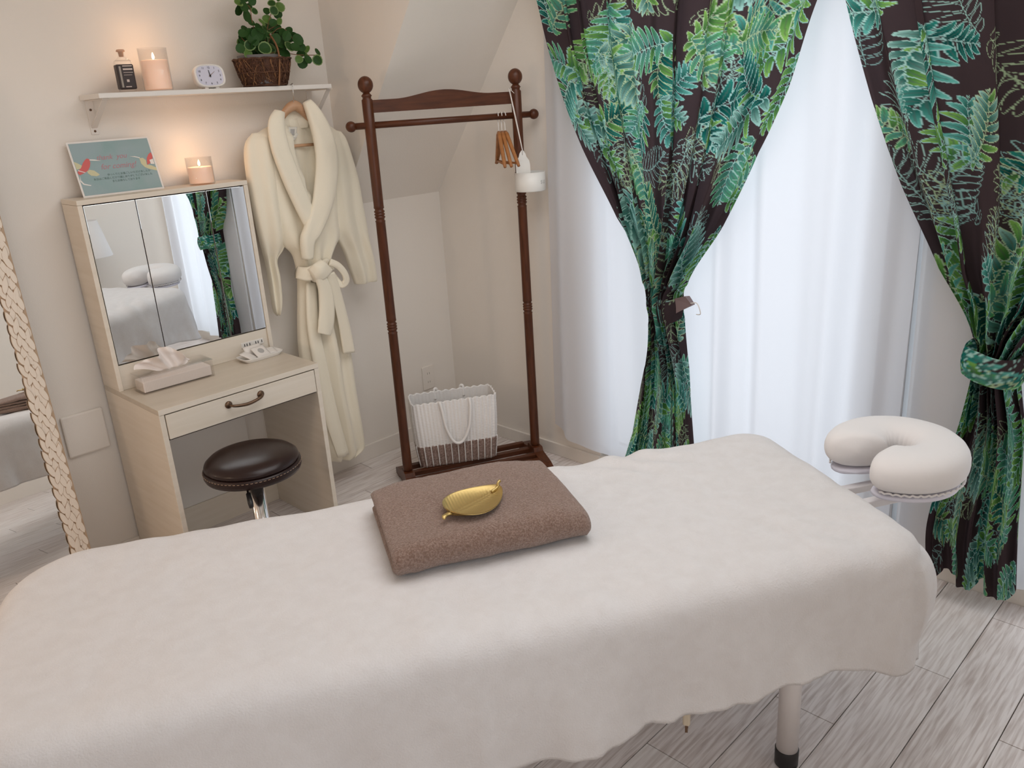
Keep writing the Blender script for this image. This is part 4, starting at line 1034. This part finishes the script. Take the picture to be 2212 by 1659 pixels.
def leafat(p, s, kind=None):
    me = LM[kind if kind is not None else rg.choice([0, 1, 1, 1, 1, 2])]
    o = bpy.data.objects.new('leaf', me); COL.objects.link(o); o.parent = pt
    # face the room: leaf normal roughly towards -y, random roll
    rm = Matrix.Rotation(rg.uniform(0, 2*PI), 4, 'Z'); tl = Matrix.Rotation(PI/2+rg.uniform(-.7, .55), 4, 'X'); yw = Matrix.Rotation(rg.uniform(-.7, .5), 4, 'Z')
    R_ = yw @ tl @ rm; ctr = R_ @ Vector((.5*s, 0, 0))
    o.matrix_local = Matrix.Translation(Vector(p)-ctr.to_3d()) @ R_ @ Matrix.Scale(s, 4)
LPX = [(515, 6, 10), (527, 14, 12), (516, 21, 12), (540, 16, 9), (533, 34, 12), (550, 24, 8), (587, 7, 9), (605, 15, 11), (576, 24, 8), (592, 23, 10), (600, 30, 10), (577, 42, 11), (566, 48, 9), (590, 49, 9), (580, 60, 15), (543, 49, 8), (603, 46, 8), (561, 62, 14), (530, 64, 11), (538, 75, 13), (525, 82, 14), (546, 80, 16), (533, 88, 12), (519, 104, 10), (540, 98, 12), (531, 108, 13), (550, 96, 12), (544, 112, 13), (555, 106, 10), (565, 84, 16), (572, 96, 16), (562, 100, 14), (582, 108, 14), (578, 88, 12), (598, 72, 14), (610, 70, 9), (604, 92, 13), (596, 84, 11), (619, 78, 11), (624, 66, 9), (633, 79, 11), (644, 86, 13), (625, 100, 13), (638, 102, 11), (610, 106, 14), (616, 116, 12), (608, 100, 12), (652, 102, 9), (650, 116, 10), (663, 106, 9), (665, 128, 10), (646, 128, 9), (653, 136, 12), (686, 130, 12), (686, 112, 9), (659, 117, 6), (556, 74, 14), (566, 74, 12), (550, 68, 11), (572, 104, 15), (560, 112, 14), (585, 98, 13), (536, 116, 11), (590, 118, 10), (548, 86, 13), (569, 116, 12), (524, 72, 10), (522, 92, 10), (612, 84, 11), (598, 60, 10), (520, -4, 10), (530, -8, 12), (545, 2, 9), (600, -6, 9)]
for i, (a, b_, s) in enumerate(LPX):
    dy = rg.uniform(-.045, .03) if 530 < a < 600 and b_ > 50 else rg.uniform(-.05, .0)
    p = pp_(a, b_, dy); leafat(p, s*1.12*2*.5/617*1.9*1.03, 2 if (a, b_) in ((515, 6), (605, 15), (577, 42)) else None)
for k in range(46):   # the dark mass behind
    a = rg.gauss(565, 18); b_ = rg.gauss(92, 15); p = pp_(a, min(b_, 120), rg.uniform(-.02, .06)); leafat(p, rg.uniform(.018, .028), rg.choice([0, 1, 1]))
STM = [[(566, 118), (556, 90), (548, 60), (543, 38), (540, 16), (527, 8)], [(570, 118), (574, 80), (580, 50), (586, 28), (590, 8)], [(572, 116), (585, 80), (600, 62), (616, 64), (630, 80), (640, 100)], [(575, 118), (600, 112), (625, 116), (652, 119), (686, 119)], [(560, 118), (545, 100), (530, 90), (520, 80)], [(605, 50), (592, 58), (580, 64)]]
for sp_ in STM: tube('stem', spline([pp_(a, b_, -.02 if i > 1 else 0) for i, (a, b_) in enumerate(sp_)], 4), .0014, M['twig'], pt, 6)

# ------------------------------------------------------------ greeting card
cb0 = aty(181, 428, 3.02); cb1 = aty(356, 410, 3.02); cwid = cb1.x-cb0.x; chh = .188
gc = thing('greeting_card', 'teal laminated card with hummingbirds and pink writing on the mirror cabinet', 'card', ((cb0.x+cb1.x)/2, 3.02, MT)); gc.rotation_euler = (-.30, 0, 0)
box('sleeve', -cwid/2, cwid/2, 0, .0012, 0, chh, M['card_w'], gc, 0)
pr_ = box('printed_front', -cwid/2+.006, cwid/2-.006, -.0006, 0, .006, chh-.006, M['card_teal'], gc, 0)
def flat(name, pts, m, y_=-.0010):
    n = len(pts); v = [(x, y_, z) for x, z in pts]+[(x, -.0005, z) for x, z in pts]
    f = [tuple(range(n))]+[(i, (i+1) % n, (i+1) % n+n, i+n) for i in range(n)]
    return from_py(name, v, f, m, pr_, False)
def C_(px, py):   # zoomed card reading -> card plane
    # corners in that reading: TL(150,250) TR(1645,190) BR(1970,1160) BL(490,1310)
    t = (py-(250-(px-150)*.04))/(1310-250); t = max(0, min(1, t))
    xl = 150+(490-150)*t; xr = 1645+(1970-1645)*t; yt = 250+(190-250)*(px-xl)/(xr-xl); yb = 1310+(1160-1310)*(px-xl)/(xr-xl)
    s = (px-xl)/(xr-xl); t = (py-yt)/(yb-yt); W_ = cwid/2-.006
    s = max(0, min(1, s)); return (-W_+2*W_*s, (chh-.006)-(chh-.012)*t)
flat('bird_wing', [C_(*q) for q in [(265, 610), (330, 640), (430, 700), (425, 740), (330, 770), (310, 730)]], M['yellow'])
flat('bird_wing', [C_(*q) for q in [(510, 810), (560, 780), (640, 800), (720, 860), (745, 890), (690, 915), (590, 900), (530, 850)]], M['yellow'])
flat('bird_body', [C_(*q) for q in [(500, 550), (545, 570), (565, 640), (560, 720), (530, 790), (480, 835), (385, 885), (345, 840), (345, 800), (400, 740), (430, 640), (465, 580)]], M['red'], -.0013)
flat('bird_beak', [C_(*q) for q in [(545, 572), (640, 578), (770, 610), (640, 602), (550, 592)]], M['card_w'], -.0014)
flat('bird_band', [C_(*q) for q in [(350, 782), (480, 830), (478, 842), (352, 800)]], M['card_w'], -.0016)
flat('bird_tail', [C_(*q) for q in [(390, 900), (410, 990), (470, 1060), (600, 1095), (590, 1108), (460, 1080), (395, 1010)]], M['card_w'])
flat('bird_wing', [C_(*q) for q in [(1490, 580), (1560, 575), (1620, 620), (1640, 710), (1730, 730), (1850, 770), (1860, 830), (1700, 800), (1600, 760), (1530, 690)]], M['yellow'])
flat('bird_body', [C_(*q) for q in [(1715, 470), (1745, 520), (1755, 580), (1700, 690), (1650, 715), (1640, 640), (1640, 580), (1670, 510)]], M['red'], -.0013)
flat('bird_beak', [C_(*q) for q in [(1300, 535), (1400, 540), (1500, 565), (1500, 582), (1400, 555)]], M['card_w'], -.0014)
flat('bird_feather', [C_(*q) for q in [(1690, 620), (1760, 600), (1790, 700), (1720, 700)]], M['card_w'], -.0015)
UP = Matrix.Rotation(PI/2, 4, 'X')
text('writing', 'thank  you', .024, M['pink'], Matrix.Translation((-.008, -.0009, .128)) @ UP, pr_, .0002, .35)
text('writing', 'for coming!', .026, M['pink'], Matrix.Translation((.006, -.0009, .096)) @ UP, pr_, .0002, .35)
for i, (s_, x_) in enumerate((('ゆっくりとお過ごしいただけましたか', .035), ('本日はご来店くださり誠にありがとうございました', .012), ('またお待ちしております', .018))):
    text('writing', s_, .0088, M['ink'], Matrix.Translation((x_, -.0009, .068-.0115*i)) @ UP, pr_, .0002)

# ------------------------------------------------------------ tissue box
q = [atz(313, 855, VZ), atz(466, 812, VZ)]; tbd = (q[1]-q[0]); tba = math.atan2(tbd.y, tbd.x); tl_ = min(tbd.length, .30)
tbx = thing('tissue_box', 'clear ribbed acrylic tissue box with a white tissue sticking out', 'tissue box', ((q[0]+q[1])/2+Vector((-tbd.y, tbd.x, 0)).normalized()*.05)[:], tba)
hl, hw2, hh = tl_/2, .047, .062
bm = bmesh.new()
for a in ((-hl, hl, -hw2, -hw2+.003, .0, hh), (-hl, hl, hw2-.003, hw2, .0, hh), (-hl, -hl+.003, -hw2+.003, hw2-.003, .0, hh), (hl-.003, hl, -hw2+.003, hw2-.003, .0, hh), (-hl+.003, hl-.003, -hw2+.003, hw2-.003, 0, .003)): bx(bm, *a)
from_bm('acrylic_case', bm, M['acrylic'], tbx)
bm = bmesh.new()
for a in ((-hl-.001, hl+.001, -hw2-.001, -.014, hh, hh+.003), (-hl-.001, hl+.001, .014, hw2+.001, hh, hh+.003), (-hl-.001, -.07, -.014, .014, hh, hh+.003), (.07, hl+.001, -.014, .014, hh, hh+.003)): bx(bm, *a)
from_bm('lid', bm, M['acrylic'], tbx)
bm = bmesh.new(); bx(bm, -hl+.006, hl-.006, -hw2+.010, hw2-.010, .004, hh-.020, None, .003); from_bm('tissue_stack', bm, M['tissue'], tbx)
rme = None
for i in range(44):
    x = -hl+.010+(2*hl-.020)*i/43
    if rme is None: o = box('rib', -.0014, .0014, -hw2-.0022, -hw2, .006, hh-.004, M['acrylic'], tbx, 0); rme = o.data
    else: o = bpy.data.objects.new('rib', rme); COL.objects.link(o); o.parent = tbx
    o.location = (x, 0, 0)
nu, nv = 46, 26; v = []
for i in range(nv):
    t = i/(nv-1)
    for j in range(nu):
        s = -1+2*j/(nu-1); w_a = .045+.055*t**.7
        x = s*w_a-.028*t+.0; zt = .075*(1-.55*abs(s+.15)**1.6)+.012*math.sin(s*5)
        z = hh-.004+zt*t*1.0-.022*t*t*max(0, -s-.3)*2
        y = .004*math.sin(s*9+1)+t*(.024*math.sin(s*6.5+.5)+.012*math.sin(s*14+2*t))+.012*wn(s*3, t*3, 8)*t
        v.append((x, y, z))
tis = from_py('tissue', v, grid_faces(nv, nu), M['tissue'], tbx)

# ------------------------------------------------------------ tray with wrapped sachets
ta = atz(541, 787, VZ); tb_ = atz(622, 762, VZ); tdv = tb_-ta; tang = math.atan2(tdv.y, tdv.x)
ty_c = (ta+tb_)/2+Vector((-tdv.y, tdv.x, 0)).normalized()*.045
tr = thing('china_tray', 'small white china tray with sachets at the right of the desktop', 'tray', (ty_c.x-.012, ty_c.y, VZ), tang*.6)
hx_, hy_ = .085, .043; v = []
prof = [(0, .004, 1), (.86, .004, 1), (.92, .006, 1), (1.0, .015, 1), (.99, .017, 1), (.90, .009, 1), (.86, .0075, 1), (0, .0075, 1)]
for sc, z, _ in [(0, 0, 0), (.84, 0, 0), (.87, .002, 0), (1.0, .014, 0), (1.0, .016, 0), (.97, .016, 0), (.86, .005, 0), (0, .005, 0)]:
    for x, y_ in squircle(max(hx_*sc, .0005), max(hy_*sc, .0005), 40, 7): v.append((x, y_, z))
from_py('tray_body', v, grid_faces(8, 40, True, True), M['china'], tr)
def sachet(lab, x, y_, z, w_, h_, ang, tilt, pr, cat='sachet'):
    c = tr.location+Matrix.Rotation(tr.rotation_euler[2], 3, 'Z') @ Vector((x, y_, z))
    t = thing('sachet', lab, cat, c[:]); t.rotation_euler = (tilt, .0, tr.rotation_euler[2]+ang)
    v = []; n = 9
    for sgn in (1, -1):
        for i in range(n):
            for j in range(n):
                a, b_ = i/(n-1)*2-1, j/(n-1)*2-1; pz = .0035*(1-a**4)*(1-b_**4); v.append((a*w_/2, b_*h_/2, sgn*pz+.0005*sgn))
    f = grid_faces(n, n)+[tuple(q+n*n for q in reversed(ff)) for ff in grid_faces(n, n)]
    for k in range(n-1):
        for a, b_ in ((k, k+1), ((n-1)*n+k+1, (n-1)*n+k), ((k+1)*n, k*n), (k*n+n-1, (k+1)*n+n-1)): f.append((b_, a, a+n*n, b_+n*n))
    from_py('wrapper', v, f, M['card_w'], t)
    if pr: lathe('round_print', [(0, .0042), (.013, .0040), (.0132, .0034)], M['greyprint'] if pr == 1 else M['clock_face'], t, (0, 0, 0), 24, False, None, False)
    return t
sachet('sachet with a round grey print leaning in the china tray', .002, -.008, .026, .060, .055, .1, .60, 1)
sachet('plain white sachet at the left end of the china tray', -.048, -.004, .020, .044, .060, .5, .40, 0)
sachet('small white sachet at the right end of the china tray', .052, .004, .016, .036, .050, -.2, .25, 0)
sachet('white sachet standing at the back of the china tray', -.010, .022, .028, .075, .045, 0, .95, 0)

# ------------------------------------------------------------ robe on its hanger
RY = 2.965
def rp(px, py, y=RY): q = aty(px, py, y); return q
hk0 = aty(632, 196, 2.906)
hg = thing('coat_hanger', 'pale wooden coat hanger holding the cream robe, hooked over the shelf', 'hanger', (rp(640, 240).x, 2.945, rp(640, 240).z))
hl_ = hg.location
def hw_(px, py, y): q = aty(px, py, y); return q-hl_
tube('hook', spline([hw_(637, 236, 2.945), hw_(634, 218, 2.94), hw_(634, 205, 2.918), Vector((hw_(633, 196, 2.915).x, 2.915-hl_.y, SZ-.016-hl_.z)), Vector((hw_(633, 190, 2.915).x, 2.915-hl_.y, SZ+.004-hl_.z)), Vector((hw_(632, 185, 2.93).x, 2.93-hl_.y, SZ+.0065-hl_.z)), Vector((hw_(628, 183, 2.95).x, 2.95-hl_.y, SZ+.003-hl_.z))], 5), .0016, M['chrome'], hg, 8)
hp_ = [(590, 285), (604, 262), (618, 240), (632, 229), (642, 230), (656, 243), (672, 262), (690, 285)]
v = []; n = 14; P_ = spline([hw_(a, b_, 2.955) for a, b_ in hp_], 5)
v, f = tube_vf(P_, [.010+.010*math.sin(PI*i/(len(P_)-1))**3 for i in range(len(P_))], n, 1.0)
v = [Vector((q.x, q.y*.55, q.z)) if False else q for q in v]
from_py('shoulder_bar', v, f, M['birch'], hg)
tube('trouser_bar', [hw_(608, 318, 2.955), hw_(640, 315, 2.950), hw_(690, 311, 2.955)], .006, M['birch'], hg, 10)

rb = thing('bathrobe', 'cream bathrobe with a tied belt hanging from the shelf beside the vanity', 'bathrobe', (rp(690, 600).x, RY, rp(700, 1000).z))
ro = Vector(rb.location)
def tubecloth(name, rows, depth, nfold, seed, amp, yc=RY, vcut=None, sub=5, n=64, ycs=None, dkeys=None):
    # rows: (py_left, xl, py_right, xr)
    keys = list(range(len(rows))); out = []
    for i in range((len(rows)-1)*sub+1):
        t = i/sub; g = [smooth_keys(list(zip(keys, [r[k] for r in rows])), t) for k in range(4)]
        y0 = yc if ycs is None else smooth_keys(list(zip(keys, ycs)), t)
        a = aty(g[1], g[0], y0); b_ = aty(g[3], g[2], y0); c = (a+b_)/2; h = (b_-a)/2; dp = depth if dkeys is None else smooth_keys(list(zip(keys, dkeys)), t)
        tt = t/(len(rows)-1)
        for k in range(n):
            th = 2*PI*k/n; cs, sn = math.cos(th), math.sin(th)
            cx_ = math.copysign(abs(cs)**.9, cs); sy_ = math.copysign(abs(sn)**.8, sn)
            fo = amp*(math.sin(cs*nfold+seed+1.2*math.sin(tt*3+seed))+.6*wn(cs*nfold*.5+seed, tt*5, seed)) *(.35+.65*min(1, tt*1.6))
            p = c+h*cx_; yv = -sy_*dp/2
            if sn > 0: yv -= fo*sn
            if vcut and sn > 0.05:
                px = g[1]+(g[3]-g[1])*(cx_*.5+.5); py = g[0]+(g[2]-g[0])*(cx_*.5+.5); d_ = vcut(px, py); yv += d_*dp*.62
            out.append(Vector((p.x, p.y+yv, p.z))-ro)
    return from_py(name, out, grid_faces((len(rows)-1)*sub+1, n, True, True), M['robe'], rb)
def vin(px, py):
    lft = lerpk([(240, 608), (290, 616), (370, 634), (450, 664), (485, 674)], py); rgt = lerpk([(225, 664), (290, 676), (350, 679), (420, 677), (485, 674)], py)
    if py > 490 or px < lft or px > rgt: return 0
    return max(0, min(1, min(px-lft, rgt-px)/7))
body = [(262, 600, 252, 668), (270, 585, 262, 690), (285, 560, 275, 716), (300, 543, 292, 736), (330, 545, 315, 738), (380, 560, 365, 735), (440, 578, 425, 733), (490, 594, 475, 733), (528, 612, 505, 735), (550, 632, 535, 722), (580, 641, 562, 713), (600, 644, 590, 712), (650, 645, 640, 722), (700, 645, 695, 738), (760, 648, 750, 752), (850, 662, 840, 765), (920, 680, 905, 776), (965, 692, 950, 783), (990, 705, 965, 780), (997, 716, 985, 762)]
tubecloth('robe_body', body, .085, 9, 1.0, .017, vcut=vin, dkeys=[.03, .05, .07, .08, .085, .09, .09, .09, .085, .08, .075, .075, .09, .10, .11, .11, .11, .10, .09, .05])
sl_l = [(288, 545, 280, 600), (310, 531, 300, 610), (350, 530, 340, 612), (420, 541, 410, 614), (480, 553, 470, 618), (520, 562, 512, 618), (548, 569, 540, 608), (566, 574, 562, 596), (600, 580, 596, 602), (640, 586, 640, 607), (672, 592, 668, 606), (682, 598, 678, 602)]
tubecloth('left_sleeve', sl_l, .06, 6, 2.2, .011, ycs=[RY, RY, RY, RY, RY+.005, RY+.015, RY+.03, RY+.04, RY+.04, RY+.04, RY+.04, RY+.04], dkeys=[.03, .07, .08, .085, .085, .075, .06, .05, .05, .045, .04, .02])
sl_r = [(275, 700, 285, 736), (290, 690, 300, 745), (330, 695, 335, 756), (390, 700, 385, 770), (450, 705, 440, 780), (490, 712, 480, 788), (520, 730, 512, 794), (545, 744, 540, 800), (580, 756, 570, 807), (606, 765, 598, 812), (614, 768, 604, 813)]
tubecloth('right_sleeve', sl_r, .06, 6, 4.0, .011, ycs=[RY]*11, dkeys=[.03, .06, .08, .085, .085, .085, .08, .075, .075, .07, .06])
def strip(name, pts, wpx, yk, th, seed=0, parent=rb, m=None, fold=.0, n=14):
    # band along pixel path; pts (px,py), wpx widths in px, yk y positions
    P_ = spline([(a, b_, 0) for a, b_ in pts], 6); nn = len(P_); K_ = list(range(len(pts))); v = []
    for i, p in enumerate(P_):
        t = i/6; wv = smooth_keys(list(zip(K_, wpx)), t); yv = smooth_keys(list(zip(K_, yk)), t)
        q0 = P_[max(0, i-1)]; q1 = P_[min(nn-1, i+1)]; tg = (q1-q0).normalized(); nr = Vector((-tg.y, tg.x, 0))
        for k in range(n):
            a = 2*PI*k/n; c, s = math.cos(a), math.sin(a); o = math.copysign(abs(c)**.8, c)*wv/2
            w3 = aty(p.x+nr.x*o, p.y+nr.y*o, yv); dy = -th/2*math.copysign(abs(s)**.75, s)*(1+.25*math.sin(c*4+t*1.3+seed))+fold*math.sin(c*5+seed+t)
            v.append(Vector((w3.x, w3.y+dy, w3.z))-Vector(parent.matrix_basis.translation))
    return from_py(name, v, grid_faces(nn, n, True, True), m or M['robe'], parent)
# shawl collar: left band, then right band over it, and the back of the neck
strip('collar', [(604, 240), (597, 268), (604, 315), (625, 375), (648, 430), (668, 475), (680, 510)], [22, 36, 38, 38, 36, 32, 18], [2.925, 2.908, 2.902, 2.900, 2.898, 2.896, 2.900], .030, 1)
strip('collar', [(662, 218), (678, 245), (696, 290), (706, 345), (702, 410), (692, 455), (676, 495), (664, 520), (664, 560)], [16, 30, 42, 48, 48, 42, 38, 30, 22], [2.935, 2.912, 2.902, 2.898, 2.895, 2.890, 2.885, 2.886, 2.895], .034, 3)
strip('neck_back', [(610, 262), (635, 258), (664, 256)], [40, 44, 40], [2.962, 2.985, 2.962], .018, 5)
lbo = strip('hanging_tag', [(618, 285), (622, 298), (634, 300), (642, 288)], [6, 6, 6, 6], [2.946]*4, .003, 0, rb, M['label'])
strip('size_label', [(632, 274), (632, 298)], [20, 18], [2.951, 2.945], .002, 0, rb, M['label']); strip('label_print', [(632, 279), (632, 292)], [9, 8], [2.9485, 2.944], .0016, 0, rb, M['greyprint'])
# belt: waist band, knot, loop and two tails
strip('belt', [(641, 588), (665, 592), (690, 583), (714, 570)], [26, 30, 32, 30], [2.935, 2.898, 2.895, 2.93], .022, 2)
strip('belt_knot', [(672, 596), (688, 588), (704, 572)], [30, 40, 34], [2.885, 2.868, 2.875], .040, 1)
strip('belt_loop', [(712, 566), (730, 574), (744, 590), (748, 606), (738, 616), (726, 604), (716, 590)], [16, 15, 14, 13, 13, 13, 13], [2.875, 2.868, 2.868, 2.872, 2.880, 2.888, 2.89], .014, 0)
strip('belt_tail', [(690, 596), (702, 625), (706, 665), (704, 700), (700, 722)], [22, 28, 32, 34, 30], [2.866, 2.872, 2.875, 2.876, 2.878], .018, 2, fold=.003)
strip('belt_tail', [(712, 590), (724, 625), (736, 670), (746, 715), (754, 762)], [20, 22, 24, 26, 26], [2.872, 2.880, 2.885, 2.888, 2.89], .016, 4, fold=.003)
# overlapping front edge of the skirt
strip('front_edge', [(672, 610), (676, 700), (694, 800), (716, 900), (742, 985)], [24, 26, 28, 30, 26], [2.925, 2.915, 2.908, 2.905, 2.912], .018, 1, fold=.004)

# ------------------------------------------------------------ floor lamp beyond the frame, seen in the cabinet mirror
fx, fy = 1.98, -.10
fl2 = thing('floor_lamp', 'white floor lamp by the south wall, seen in the vanity mirror', 'lamp', (fx, fy, 0))
lathe('lamp_base', [(0, 0), (.14, 0), (.14, .012), (.02, .022), (0, .022)], M['white'], fl2, (0, 0, 0), 32, True, None, False)
lathe('lamp_pole', [(.009, .02), (.009, .80)], M['chrome'], fl2, (0, 0, 0), 16)
lathe('lamp_shade', [(.13, .74), (.075, .98), (.073, .98), (.128, .74)], M['cradle'], fl2, (0, 0, 0), 32, True, None, False)
fl3 = thing('floor_lamp', 'warm floor lamp standing beyond the left edge of the picture', 'lamp', (-.55, 2.35, 0))
lathe('lamp_base', [(0, 0), (.15, 0), (.15, .012), (.02, .022), (0, .022)], M['white'], fl3, (0, 0, 0), 32, True, None, False)
lathe('lamp_pole', [(.009, .02), (.009, 1.12)], M['chrome'], fl3, (0, 0, 0), 16)
